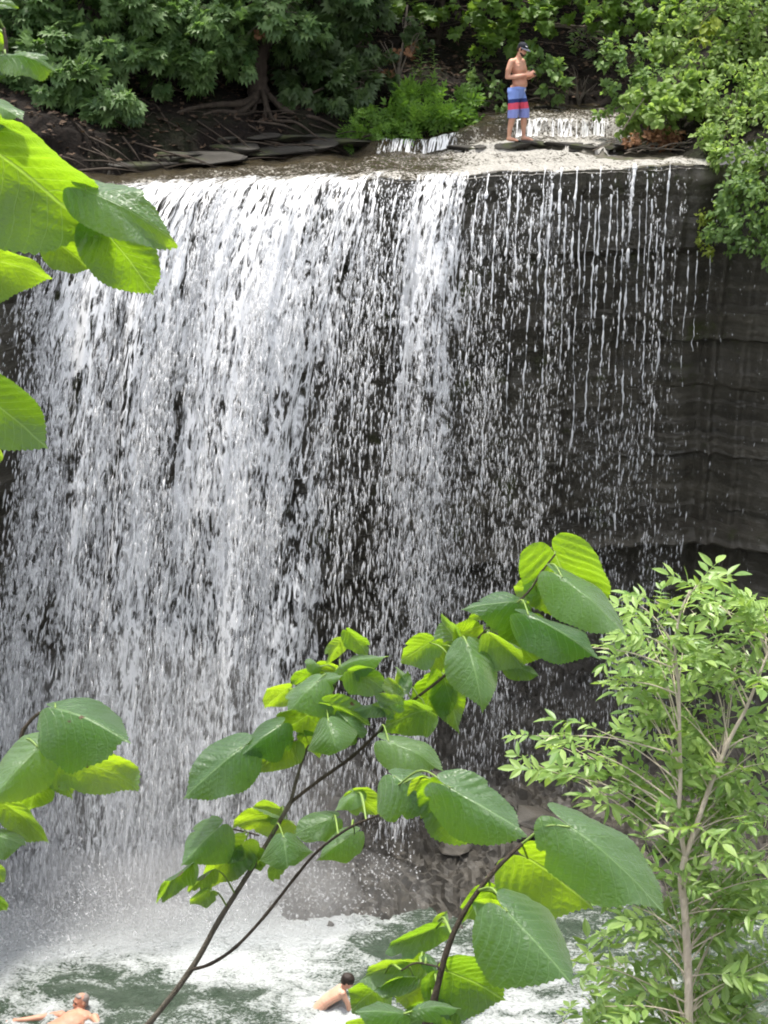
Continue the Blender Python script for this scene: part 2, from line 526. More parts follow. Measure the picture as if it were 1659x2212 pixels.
def build_pool():
    xs = np.linspace(-14, 14, 330)
    ys = np.concatenate([np.linspace(6, 14.8, 30), np.linspace(15, 26, 190)])
    X, Y = np.meshgrid(xs, ys, indexing='ij')
    d = impactY(X) - Y
    near = np.exp(-np.abs(d) / 1.5) * sstep(-0.2, -2.4, X)
    w = fbm(X * 0.9, Y * 1.3, 0, 71, 4) - 0.5
    w2 = 1 - np.abs(2 * fbm(X * 1.6 + w, Y * 2.6 + w, 0, 72, 3) - 1)
    Z = 0.16 * w + 0.10 * (w2 - 0.6) + near * (0.34 * (fbm(X * 1.7, Y * 1.7, 0, 73, 4) - 0.32))
    foam = np.clip(1.30 - 0.50 * np.abs(d), 0, 1.0) * sstep(1.0, -1.8, X) + 0.08 + 0.55 * (fbm(X * 0.55, Y * 0.9, 0, 74, 3) - 0.5)
    foam = foam + 0.30 * np.exp(-((X - 2.3) ** 2 / 3.0 + (Y - 18.6) ** 2 / 2.2))
    foam = foam - 0.35 * np.exp(-((X + 4.6) ** 2 / 2.0 + (Y - 18.9) ** 2 / 0.8))
    for q, rr_ in ((at_z(150, 2192, 0), .30), (at_z(188, 2200, 0), .2), (at_z(70, 2198, 0), .25), (at_z(690, 2182, 0), .28), (at_z(745, 2205, 0), .2)):   # water stirred up by the bathers
        dq = np.sqrt((X - q.x) ** 2 + (Y - q.y) ** 2)
        foam = foam + 0.26 * np.exp(-((dq - rr_) / .22) ** 2)
        Z = Z + 0.03 * np.cos(dq * 22) * np.exp(-dq / .45)
    V = np.stack([X, Y, Z], -1).reshape(-1, 3)
    o = obj('pool', mesh_np('pool', V, grid_faces(len(xs), len(ys))[:, ::1], attrs={'foam': foam.ravel()}), M['pool'])
    tag(o, 'churning green plunge pool with white foam below the falls', kind='structure')

def mat_pool():
    t = NT('pool_water')
    v = t.coord('Object', (1.0, 1.6, 1.0))
    n1 = t.noise(v, 1.6, 7, 0.62, 0.9)
    n2 = t.noise(v, 6.5, 6, 0.65, 1.2)
    n3 = t.noise(v, 20, 4, 0.6, 0.5)
    web = t.math('SUBTRACT', 1.0, t.math('MULTIPLY', t.math('ABSOLUTE', t.math('SUBTRACT', n2, 0.5)), 5.0), clamp=True)
    f = t.math('ADD', t.attr('foam'), t.math('MULTIPLY', t.math('SUBTRACT', n1, 0.5), 1.5))
    f = t.math('ADD', f, t.math('MULTIPLY', web, 0.34))
    f = t.math('ADD', f, t.math('MULTIPLY', t.math('SUBTRACT', n3, 0.5), 0.8))
    fm = t.ramp(f, [(0.34, 0.0), (0.52, 0.5), (0.80, 0.95)])
    water = t.bsdf(t.mix(n1, (0.026, 0.043, 0.027), (0.072, 0.102, 0.070)), 0.13, 0.5, t.bump(t.math('ADD', n2, t.math('MULTIPLY', n3, 0.5)), 0.8, 0.10))
    foam = t.bsdf(t.mix(n3, (0.50, 0.54, 0.54), (0.78, 0.80, 0.81)), 0.55, 0.3, t.bump(t.math('ADD', n2, n3), 0.9, 0.10))
    return t.done(t.mixs(fm, water, foam))
M['pool'] = mat_pool()
build_pool()

# ---- near bank on the camera's side (below the frame)
def build_near():
    xs = np.linspace(-14, 14, 60); ts = np.linspace(0, 1, 50)
    X, T = np.meshgrid(xs, ts, indexing='ij')
    Y = -8 + 18.5 * T
    Z = np.interp(Y, [-8, 0.4, 1.2, 9.5, 10.5], [12.2, 11.6, 10.4, -0.2, -1.0]) + 0.5 * (fbm(X * .5, Y * .5, 0, 81, 4) - .5)
    V = np.stack([X, Y, Z], -1).reshape(-1, 3)
    o = obj('near_bank', mesh_np('near_bank', V, grid_faces(60, 50)[:, ::-1]), M['soil'])
    tag(o, 'steep soil bank below the viewpoint', kind='structure')
build_near()

# ================================================================== river water above the lip
def mat_river():
    t = NT('river_water')
    v = t.coord('Object', (1.0, 1.0, 1.0), (0, 0, R(-32)))
    vs2 = t.n('ShaderNodeMapping'); vs2.inputs['Scale'].default_value = (2.6, 1.0, 1.0)
    t.l(v, vs2.inputs[0])
    n1 = t.noise(vs2.outputs[0], 1.5, 6, 0.65, 0.8)
    n2 = t.noise(vs2.outputs[0], 5.5, 6, 0.7, 1.0)
    n3 = t.noise(v, 24, 4, 0.7)
    f = t.math('ADD', t.attr('foam'), t.math('MULTIPLY', t.math('SUBTRACT', n2, 0.5), 1.25))
    f = t.math('ADD', f, t.math('MULTIPLY', t.math('SUBTRACT', n1, 0.5), 0.7))
    f = t.math('ADD', f, t.math('MULTIPLY', t.math('SUBTRACT', n3, 0.5), 1.3))
    fm = t.ramp(f, [(0.34, 0.0), (0.55, 0.95)])
    bp = t.bump(t.math('ADD', n2, t.math('MULTIPLY', n3, 0.7)), 1.0, 0.09)
    water = t.bsdf(t.mix(n1, (0.018, 0.014, 0.007), (0.085, 0.064, 0.03)), 0.10, 0.6, bp)
    foam = t.bsdf(t.mix(n3, (0.34, 0.31, 0.26), (0.74, 0.72, 0.68)), 0.4, 0.4, bp)  # pale colour for white water and for painted sun glitter on the ripples
    return t.done(t.mixs(fm, water, foam))
M['river'] = mat_river()

def build_river():
    xs = np.linspace(-6.5, 6.2, 330); ts = np.linspace(-0.03, 8.5, 230)
    X, T = np.meshgrid(xs, ts, indexing='ij')
    Y = lipY(X) + T
    rip = fbm(X * 3.0 + Y, Y * 3 - X, 0, 91, 4) - 0.5
    rip2 = fbm(X * 9.0 + 3 * Y, Y * 8 - X, 0, 92, 2) - 0.5
    Z = riverZ(X, Y) + 0.030 + 0.10 * rip * sstep(-0.02, 0.5, T) + 0.035 * rip2
    # rounding over the lip
    Z = Z - 0.10 * sstep(0.28, -0.03, T)
    st1 = (np.abs(Y - stepY1(X) + 0.03) < 0.13) & (X > 1.2) & (fbm(X * 3.2, Y * 5, 0, 95, 3) + 0.25 * (vnoise(X * 22, Y * 14, 0, 96) - .5) > 0.46)
    inside = ~st1 & (Y < bankY(X) + 0.25) & (X < rbankX(Y) + 0.2) & (X > -6.4)
    # dry ledge top on the right side of the shelf
    dry = sstep(3.2, 4.6, X) * sstep(0.9, 0.2, np.abs(Y - 26.6)) * 0.12
    Z = Z - dry
    s1 = np.exp(-((Y - stepY1(X) + 0.12) / 0.25) ** 2) * sstep(1, 2, X)
    s2 = np.exp(-((Y - stepY2(X) + 0.10) / 0.28) ** 2) * sstep(-0.8, 0.2, X)
    foam = 0.27 + 0.22 * sstep(0.8, 0.0, T) * sstep(4.2, 2.0, X) + 0.1 * s2 * sstep(2.0, 3, X) + 0.12 * s1 + 0.30 * sstep(0.6, 2, X) * (1 - sstep(27.4, 28.2, Y))  # amount of white: broken water together with painted glitter
    foam = foam - 0.55 * sstep(1.2, 0.2, bankY(X) - Y) - 0.25 * sstep(1.5, 3.0, T) * sstep(1.0, -2, X) - 0.15 * sstep(28.4, 28.8, Y) * sstep(2.5, 1.5, X)
    foam = foam + 0.12 * sstep(2.3, 3.0, X) * sstep(28.0, 28.3, Y) * sstep(30.5, 29, Y)
    V = np.stack([X, Y, Z], -1).reshape(-1, 3)
    cm = inside[:-1, :-1]
    ff = grid_faces(len(xs), len(ts), cm)
    used, inv = np.unique(ff, return_inverse=True)
    o = obj('river', mesh_np('river', V[used], inv.reshape(-1, 4)[:, ::-1], attrs={'foam': foam.ravel()[used]}), M['river'])
    tag(o, 'shallow sparkling river running over the ledges to the lip', kind='structure')
build_river()

# ================================================================== the waterfall
_ximg = np.array([150, 210, 330, 500, 700, 775, 800, 830, 862, 885, 905, 950, 1000, 1030, 1060, 1100, 1135, 1150, 1170, 1190, 1212, 1222, 1240, 1262, 1275, 1310, 1355, 1365, 1376, 1395, 1415, 1432, 1440, 1449, 1480, 1530, 1660])
_dens = np.array([.30, .62, .90, .95, .92, .76, .54, .48, .32, .34, .50, .70, .64, .44, .42, .46, .34, .18, .40, .42, .30, .14, .30, .22, .18, .26, .28, .55, .14, .14, .16, .10, .55, .08, .10, .10, .05])
def lip_ximg(x):                                   # where along the photo's width a lip point lies
    Y, Z = lipY(x), lipZ(x)
    dy, dzz = Y, Z - CAM_Z
    ax = dy * math.cos(_p) - dzz * math.sin(_p)
    return 829.5 + FPX * x / ax
def lip_dens(x):
    return np.interp(lip_ximg(x), _ximg, _dens)
def vel(x):
    vx = np.interp(x, [-5.2, -4, -1, 1, 3, 5.5, 7], [-1.25, -1.0, -0.75, -0.45, -0.15, -0.02, 0.0])
    vy = np.interp(x, [-5.2, -4, -1, 0.5, 1.5, 3, 5.5, 7], [-1.9, -2.35, -2.2, -1.8, -1.5, -0.8, -0.4, -0.05])
    return vx, vy
def fall_pos(x, t):
    vx, vy = vel(x)
    tp = np.maximum(t, 0)
    return np.stack([x + vx * t, lipY(x) - 0.02 + vy * t, lipZ(x) + 0.02 - 0.045 * np.minimum(t, 0) * vy * -1 - 0.10 * tp - 4.75 * tp * tp], -1)
TEND = 1.50

def mat_white(name, alpha=False):
    t = NT(name)
    base = t.bsdf((0.84, 0.845, 0.86), 0.3, 0.5)
    tr = t.n('ShaderNodeBsdfTranslucent'); tr.inputs[0].default_value = (0.85, 0.87, 0.92, 1)
    s = t.mixs(0.16, base, tr.outputs[0])
    if not alpha:
        trn = t.n('ShaderNodeBsdfTransparent')
        return t.done(t.mixs(t.attr('solid'), trn.outputs[0], s))
    uv = t.coord('UV', (1, 1, 1))
    def mp(sx, sy):
        m = t.n('ShaderNodeMapping'); m.inputs['Scale'].default_value = (sx, sy, 1)
        t.l(uv, m.inputs[0]); return m.outputs[0]
    n1 = t.noise(mp(8.5, 1.7), 1.0, 3, 0.55, 0.6)
    n4 = t.noise(mp(17, 3.0), 1.0, 2, 0.5, 0.5)
    n2 = t.noise(mp(40.0, 2.4), 1.0, 3, 0.6, 0.2)
    n3 = t.noise(mp(2.0, 0.14), 1.0, 3, 0.5, 0.3)
    def ridge(n, k): return t.math('SUBTRACT', 1.0, t.math('MULTIPLY', t.math('ABSOLUTE', t.math('SUBTRACT', n, 0.5)), k), clamp=True)
    web = t.math('ADD', t.math('MULTIPLY', ridge(n1, 8.0), 0.62), t.math('MULTIPLY', ridge(n4, 7.0), 0.45))
    f = t.math('ADD', t.math('MULTIPLY', t.attr('dens'), 1.25), t.math('MULTIPLY', t.math('SUBTRACT', n2, 0.5), 1.25))
    f = t.math('ADD', f, t.math('MULTIPLY', t.math('SUBTRACT', web, 0.42), 1.45))
    f = t.math('ADD', f, t.math('MULTIPLY', t.math('SUBTRACT', n3, 0.5), 2.4))
    a = t.ramp(t.math('MULTIPLY', f, 0.5), [(0.37, 0.0), (0.70, 0.95)])
    trn = t.n('ShaderNodeBsdfTransparent')
    return t.done(t.mixs(a, trn.outputs[0], s))
M['curtain'] = mat_white('falling_white_water', True)
M['drop'] = mat_white('white_water_drops')

waterfall = empty('waterfall', (0, 22.5, 0))
tag(waterfall, 'broad white waterfall curtain dropping over the rock lip into the pool', kind='structure')
def to_parent(o, p):
    o.parent = p
    o.matrix_parent_inverse = Matrix.Translation(-Vector(p.location))
    return o

def build_curtain(layer):
    rs = 300 + layer
    xs = np.linspace(-5.1, 4.9, 300); ts = np.concatenate([np.linspace(-.28, -.01, 14), np.linspace(0.0, 1, 170) ** 0.75 * TEND])
    X, T = np.meshgrid(xs, ts, indexing='ij')
    P = fall_pos(X, T)
    ph = fbm(X * 1.6, T * 1.2, layer * 7.0, rs, 4) - 0.5
    ph2 = fbm(X * 8, T * 6, layer * 3.0, rs + 5, 3) - 0.5
    P[..., 1] += (-0.10 * layer * sstep(0, .3, T) + 0.9 * ph * T + 0.18 * ph2 * sstep(0, 0.3, T))
    P[..., 2] += np.where(T < 0.1, 0.05 * ph2 + 0.015 * layer, 0)
    P[..., 0] += 0.5 * (fbm(X * 1.3, T * 1.5, 5.0 + layer, rs + 9, 3) - 0.5) * T
    D = lip_dens(X)
    fall = lipZ(X) - P[..., 2]
    colm = vnoise(X * 2.4, 0.12 * fall + 3 * layer, 0, rs + 2) - 0.5
    dens = D - 0.06 - 0.22 * sstep(0.3, 4, fall) - 0.13 * sstep(4, 10, fall) + 0.45 * colm * sstep(0.1, 1.5, fall) - (0.0 if layer == 0 else 0.14)
    dens = dens - 0.35 * sstep(-.05, -.28, T) - 0.14 * sstep(1.5, 7, fall) * sstep(.2, .8, X)
    dens = dens - 0.20 * sstep(1.4, 0.0, fall)
    dens = np.where(D < 0.6, dens - 0.25 * sstep(.6, .4, D) - 0.22 * sstep(.6, 3, fall), dens)
    uv = np.stack([X + 0.15 * ph2 + layer * 31.7, -fall + 0.0 * X + layer * 11.3], -1).reshape(-1, 2)
    me = mesh_np('curtain', P.reshape(-1, 3), grid_faces(len(xs), len(ts)), attrs={'dens': dens.ravel()}, uv=uv)
    o = to_parent(obj('curtain', me, M['curtain']), waterfall)
    o['kind'] = 'stuff'
for _l in range(2):
    build_curtain(_l)

def bipyramids(P, axis_len, width, lean, seed):
    """stretched drops: P (n,3) centres, lengths, widths, lean (n,2)"""
    n = len(P)
    r = np.random.default_rng(seed)
    a0 = r.uniform(0, 2 * math.pi, n)
    up = np.stack([lean[:, 0], lean[:, 1], np.ones(n)], 1)
    up /= np.linalg.norm(up, axis=1)[:, None]
    V = np.zeros((n, 6, 3))
    sh = r.uniform(-0.25, 0.3, n)[:, None]
    for k in range(4):
        an = a0 + k * math.pi / 2
        V[:, k, 0] = np.cos(an) * width / 2
        V[:, k, 1] = np.sin(an) * width / 2
    V[:, :4] += (up * sh * axis_len[:, None])[:, None, :]
    V[:, 4] = up * (axis_len / 2)[:, None]
    V[:, 5] = -up * (axis_len / 2)[:, None]
    V += P[:, None, :]
    F = []
    for k in range(4):
        F.append((k, (k + 1) % 4, 4)); F.append(((k + 1) % 4, k, 5))
    F = (np.array(F)[None] + (np.arange(n) * 6)[:, None, None]).reshape(-1, 3)
    return V.reshape(-1, 3), F

def build_drops():
    r = np.random.default_rng(5)
    Ptot, L, W, LE = [], [], [], []
    def add(n, xlo, xhi, wfun, smin, smax, spread, thr):
        x = r.uniform(xlo, xhi, n)
        t = np.sqrt(r.uniform(0.0, 1, n)) * TEND
        D = wfun(x)
        P = fall_pos(x, t)
        fall = lipZ(x) - P[:, 2]
        clump = fbm(x * 8.5, fall * 0.55 + x, 0, 401, 3)
        colm = np.clip(1.6 * fbm(x * 2.6, fall * 0.05, 0, 402, 2) - .3, 0, 1)
        keep = r.uniform(0, 1, n) < np.clip(D * (0.25 + 1.3 * colm) * sstep(thr - 0.12, thr + 0.16, clump), 0, 1)
        x, t, P, fall = x[keep], t[keep], P[keep], fall[keep]
        n2 = len(x)
        P[:, 0] += r.normal(0, 1, n2) * spread * t
        P[:, 1] += r.normal(0, 1, n2) * (spread * 1.6) * t - 0.05
        s = smin + (smax * 1.35 - smin) * r.uniform(0, 1, n2) ** 2.2
        w = s * r.uniform(0.6, 1.3, n2)
        ln = w * (2.8 + 6.0 * np.sqrt(np.clip(fall, 0, 12) / 11.0)) * r.uniform(0.7, 1.4, n2)
        vx, vy = vel(x)
        vz = 9.5 * t + 0.8
        LE.append(np.stack([-vx / vz, -vy / vz], 1) * 1.0 + r.normal(0, 0.10, (n2, 2)))
        Ptot.append(P); L.append(ln); W.append(w)
    add(130000, -5.2, 1.0, lambda x: np.clip(lip_dens(x), 0, 1), 0.012, 0.030, 0.10, 0.50)
    add(110000, 0.0, 5.2, lambda x: np.clip(lip_dens(x) * 1.0, 0, 1), 0.009, 0.021, 0.09, 0.49)
    add(9000, 3.0, 7.0, lambda x: 0.22 + 0 * x, 0.007, 0.014, 0.05, 0.40)
    add(7000, -6.0, 5.0, lambda x: 0.35 + 0 * x, 0.009, 0.018, 0.30, 0.35)
    # splash thrown up where the water lands
    n = 16000
    x = r.uniform(-6.6, 0.6, n); yi = impactY(x) + r.normal(0, .45, n) - .1
    h = np.abs(r.normal(0, 1, n)) * (.14 + .5 * fbm(x * 1.8, yi * 1.8, 0, 411, 2) ** 2 * 2)
    kp = r.uniform(0, 1, n) < sstep(1.0, -1.6, x)
    Ptot.append(np.stack([x, yi, .02 + h], 1)[kp]); k2 = int(kp.sum())
    wv = r.uniform(.012, .034, k2); W.append(wv); L.append(wv * r.uniform(1.0, 3.5, k2)); LE.append(r.normal(0, .8, (k2, 2)))
    P = np.concatenate(Ptot); L = np.concatenate(L); W = np.concatenate(W); LE = np.concatenate(LE)
    ok = P[:, 2] > 0.05
    V, F = bipyramids(P[ok], L[ok], W[ok], LE[ok], 6)
    sol = np.random.default_rng(8).uniform(0, 1, int(ok.sum())) * 0.70 + 0.15
    tipf = np.array([1, 1, 1, 1, .05, .35])
    me = mesh_np('drops', V, F, attrs={'solid': (sol[:, None] * tipf[None]).ravel()})
    o = to_parent(obj('drops', me, M['drop']), waterfall)
    o['kind'] = 'stuff'
    print('drops', ok.sum())
build_drops()

# separate thin streams on the right of the fall
def x_of_img(xi):
    xs = np.linspace(-6, 7, 800)
    return float(np.interp(xi, lip_ximg(xs), xs))
def build_strand(xi, width, length, seed, start=0.0, swing=0.05):
    r = np.random.default_rng(seed)
    x0 = x_of_img(xi)
    t0 = math.sqrt(start / 4.75)
    t1 = math.sqrt(length / 4.75)
    n = 260
    t = np.linspace(t0, t1, n)
    P = fall_pos(np.full(n, x0), t)
    fall = 4.75 * t * t
    u = (t - t0) / (t1 - t0)
    P[:, 0] += swing * (fbm(fall * 1.1, seed * 3.1, 0, seed, 3) - 0.5) * 2 + 0.05 * (fbm(fall * 7, seed * 2.1, 0, seed + 4, 2) - .5) * (0.2 + u)
    P[:, 1] += swing * (fbm(fall * 1.3, seed * 5.7, 0, seed + 1, 3) - 0.5) * 2 - 0.03
    w = width * np.clip(1.9 * fbm(fall * 9.0, seed, 0, seed + 2, 3) - 0.35, .08, 1.6) * (1 - 0.35 * u)
    br = fbm(fall * 5.0, seed * 1.3, 0, seed + 3, 2)
    w = np.where(br < 0.24 + 0.26 * sstep(0.2, 1.0, u), 0.0012, w)
    v, f = tube([Vector(p) for p in P], list(w / 2), 6)
    me = pymesh('stream', v, f)
    me.attributes.new('solid', 'FLOAT', 'POINT').data.foreach_set('value', [.85] * len(me.vertices))
    to_parent(obj('stream', me, M['drop']), waterfall)
for i, (xi, w, ln, st) in enumerate([(1440, .060, 6.5, 0), (1366, .075, 6.0, 0), (1408, .030, 5.0, .5), (1428, .026, 4.6, .8), (1300, .05, 2.4, 0), (1245, .05, 3.0, 0),
                                      (1212, .06, 2.6, 0), (1180, .055, 2.8, 0), (1465, .022, 3.2, 1.35), (1492, .026, 3.6, 1.35), (1512, .020, 3.0, 1.35), (1540, .018, 2.6, 1.4),
                                      (1000, .10, 2.5, 0), (960, .09, 3.0, 0), (870, .05, 2.0, .1), (1110, .07, 2.4, 0), (1060, .06, 2.2, 0), (1335, .035, 2.2, .3), (1275, .03, 2.6, .2), (1400, .025, 2.2, .2),
 (1040, .05, 5.5, .3), (1082, .045, 5.0, .5), (1128, .045, 5.5, .2), (1160, .04, 4.5, .4), (1196, .05, 6.0, .2), (1228, .04, 5.0, .5), (1260, .04, 5.5, .4), (1290, .035, 4.8, .6), (1320, .04, 5.2, .4), (1350, .035, 4.6, .5), (1388, .03, 4.8, .6), (830, .05, 5.0, .3), (850, .045, 4.5, .4), (890, .05, 5.0, .3), (912, .05, 6.0, .2), (985, .06, 6.5, .2)]):
    build_strand(xi, w, ln, 500 + i * 7, st)

# small cascades over the second ledge: thin torn sheets of water
def build_cascade(x0, x1, seed, dens0):
    xs = np.linspace(x0, x1, int((x1 - x0) * 40)); k = np.linspace(0, 1, 24)
    X, K = np.meshgrid(xs, k, indexing='ij')
    ys = stepY2(X)
    zt = riverZ(X, ys + 0.3) + 0.035; zb = riverZ(X, ys - 0.45) + 0.03
    f = sstep(0.25, 0.95, K)
    Y = ys + 0.22 - 0.55 * K + 0.06 * (fbm(X * 9, K * 2, 0, seed, 3) - .5)
    Z = zt + (zb - zt) * f ** 1.3 + 0.03 * (fbm(X * 14, K * 4, 0, seed + 1, 2) - .5)
    X2 = X - 0.10 * K
    D = dens0 + 0.7 * (fbm(X * 2.2, 0 * K, 0, seed + 2, 3) - .5) + 0.15 * sstep(.4, 1, K)
    D = D - 0.8 * sstep(.3, 0, X - x0) - 0.8 * sstep(.3, 0, x1 - X)
    P = np.stack([X2, Y, Z], -1).reshape(-1, 3)
    uv = np.stack([X + seed, -K * 0.5], -1).reshape(-1, 2)
    return mesh_np('cascade', P, grid_faces(len(xs), 24), attrs={'dens': D.ravel()}, uv=uv)
for (x0, x1, sd, dd_, lab) in [(-0.15, 1.45, 601, .52, 'low thin cascade over the dark ledge beside the bank weeds'), (2.25, 4.4, 602, .46, 'bright white cascade over the ledge behind the standing man')]:
    tag(obj('cascade', build_cascade(x0, x1, sd, dd_), M['curtain']), lab, kind='structure')

# ---- spray at the foot of the fall
def mat_mist(name, dens):
    t = NT(name)
    v = t.n('ShaderNodeVolumePrincipled')
    v.inputs['Color'].default_value = (0.99, 0.99, 1.0, 1)
    v.inputs['Density'].default_value = dens
    v.inputs['Anisotropy'].default_value = 0.2
    t.l(v.outputs[0], t.out.inputs['Volume'])
    return t.m
def build_mist():
    blobs = [(-5.0, 20.3, 0.35, 2.0, 1.0, 1.0, .26), (-2.8, 20.6, 0.35, 2.2, 1.0, 1.0, .27), (-0.9, 20.9, 0.3, 1.5, .9, 0.6, .12), (-3.8, 21.0, 1.2, 3.4, 1.2, 3.2, .085)]
    for i, (x, y, z, rx, ry, rz, d) in enumerate(blobs):
        bm = bmesh.new()
        bmesh.ops.create_icosphere(bm, subdivisions=4, radius=1)
        for v in bm.verts:
            n = float(fbm(v.co.x * 1.6 + i * 9, v.co.y * 1.6, v.co.z * 1.6, 700 + i, 3)) - 0.5
            v.co *= 1 + 0.7 * n
            v.co = Vector((x + v.co.x * rx, y + v.co.y * ry, max(-0.35, z + v.co.z * rz)))
        me = bpy.data.meshes.new('mist'); bm.to_mesh(me); bm.free()
        o = obj('mist', me, mat_mist('spray_mist_%d' % i, d))
        tag(o, 'pale spray mist hanging over the foot of the falls', 'mist', 'spray at the foot of the falls', 'stuff')
build_mist()
# ================================================================== background vegetation
def tmpl_cedar():
    V, F = [], []
    for a, l in ((-62, .55), (-38, .8), (-14, .95), (10, 1.0), (34, .85), (58, .6)):
        s, c = math.sin(R(a)), math.cos(R(a))
        w = 0.13
        b = len(V)
        st = 0.18
        V += [(s * st, c * st, 0), (s * l * .6 - c * w, c * l * .6 + s * w, .03), (s * l, c * l, -.08 * l), (s * l * .6 + c * w, c * l * .6 - s * w, .03)]
        F += [(b, b + 3, b + 1), (b + 3, b + 2, b + 1)]
    return np.array(V), np.array(F)
def tmpl_leaf(w=0.3):
    V = [(0, 0, 0), (-w, .42, .07), (0, 1, -.12), (w, .42, .07), (0, .45, 0)]
    F = [(0, 4, 1), (4, 2, 1), (0, 3, 4), (3, 2, 4)]
    return np.array(V), np.array(F)
def tmpl_maple():
    pts = [(0, 0), (.18, .02), (.5, .0), (.34, .28), (.62, .52), (.26, .55), (0, 1.0), (-.26, .55), (-.62, .52), (-.34, .28), (-.5, .0), (-.18, .02)]
    V = [(0, .3, .03)] + [(x, y, -.10 * (x * x + (y - .3) ** 2)) for x, y in pts]
    n = len(pts)
    F = [(0, 1 + i, 1 + (i + 1) % n) for i in range(n)]
    return np.array(V), np.array(F)
def tmpl_round():
    V = [(0, .45, .03)]
    for k in range(7):
        a = 2 * math.pi * k / 7 + 0.3
        V.append((0.42 * math.sin(a), .45 - .47 * math.cos(a), -.05 * (k % 2)))
    F = [(0, 1 + k, 1 + (k + 1) % 7) for k in range(7)]
    return np.array(V), np.array(F)
def tmpl_sprig():
    """a short shoot with seven narrow leaves"""
    V, F = [], []
    lv, lf = tmpl_leaf(0.2)
    for i, (y, a, s) in enumerate(((.1, -70, .5), (.2, 70, .52), (.42, -58, .5), (.5, 58, .5), (.7, -40, .42), (.76, 42, .42), (.8, 2, .45))):
        c, sn = math.cos(R(a)), math.sin(R(a))
        b = len(V)
        for (px, py, pz) in lv:
            V.append(((px * c + py * sn) * s, y + (py * c - px * sn) * s, (pz - .06) * s + .05 * math.sin(i * 2.1)))
        F += [tuple(k + b for k in f) for f in lf]
    return np.array(V), np.array(F)
TM = {'cedar': tmpl_cedar(), 'leaf': tmpl_leaf(), 'narrow': tmpl_leaf(0.17), 'maple': tmpl_maple(), 'round': tmpl_round(), 'sprig': tmpl_sprig()}

def bake(tm, P, Yd, Nd, S, rnd):
    V, F = TM[tm]
    n = len(P)
    Yd = Yd / (np.linalg.norm(Yd, axis=1)[:, None] + 1e-9)
    Nd = Nd - (Nd * Yd).sum(1)[:, None] * Yd
    Nd = Nd / (np.linalg.norm(Nd, axis=1)[:, None] + 1e-9)
    Xd = np.cross(Yd, Nd)
    W = P[:, None, :] + S[:, None, None] * (V[None, :, 0:1] * Xd[:, None] + V[None, :, 1:2] * Yd[:, None] + V[None, :, 2:3] * Nd[:, None])
    FF = F[None] + (np.arange(n) * len(V))[:, None, None]
    return W.reshape(-1, 3), FF.reshape(-1, 3), np.repeat(rnd, len(V))

def clump_leaves(c, rad, n, tm, smin, smax, seed, droop=0.2, up=0.8, out=0.8, shell=0.45, twigs=None, face=(0, -0.35, 0)):
    """leaves gathered on twig points through an ellipsoid"""
    r = np.random.default_rng(seed)
    c = np.array(c, float); rad = np.array(rad, float)
    nt = twigs or max(3, n // 14)
    d = r.normal(0, 1, (nt, 3)); d /= np.linalg.norm(d, axis=1)[:, None]
    rr = r.uniform(0, 1, nt) ** shell
    lump = 0.75 + 0.5 * vnoise(d[:, 0] * 2 + seed, d[:, 1] * 2, d[:, 2] * 2, seed)
    T = d * (rr * lump)[:, None]
    k = r.integers(0, nt, n)
    dirn = d[k] * out + np.array([0, 0, -droop]) + r.normal(0, 0.55, (n, 3))
    P = c + T[k] * rad + r.normal(0, 1, (n, 3)) * (0.17 * rad.mean() ** 0.5) * 0.55
    N = np.array([0, 0, up]) + np.array(face) + 0.35 * d[k] + r.normal(0, 0.38, (n, 3))
    S = r.uniform(smin, smax, n)
    rnd = np.clip(r.normal(0.5, 0.25, n) + 0.15 * (vnoise(T[k][:, 0] * 3, T[k][:, 1] * 3, T[k][:, 2] * 3, seed) - .5), 0, 1)
    return bake(tm, P, dirn, N, S, rnd)

def leaves_mesh(name, parts, ):
    V, F, A, o = [], [], [], 0
    for v, f, a in parts:
        V.append(v); F.append(f + o); A.append(a); o += len(v)
    return mesh_np(name, np.concatenate(V), np.concatenate(F), smooth=False, attrs={'rnd': np.concatenate(A)})

def limb_tubes(base, targets, r0, seed, sides=5, sag=0.1):
    r = random.Random(seed)
    out = []
    for t_ in targets:
        b = Vector(base); e = Vector(t_)
        m = b.lerp(e, 0.5) + Vector((r.uniform(-.1, .1), r.uniform(-.1, .1), sag + r.uniform(-.1, .15)))
        pts = smooth_path([b, m, e], 4)
        out.append(tube(pts, [r0 * (1 - 0.85 * i / (len(pts) - 1)) for i in range(len(pts))], sides))
    return out

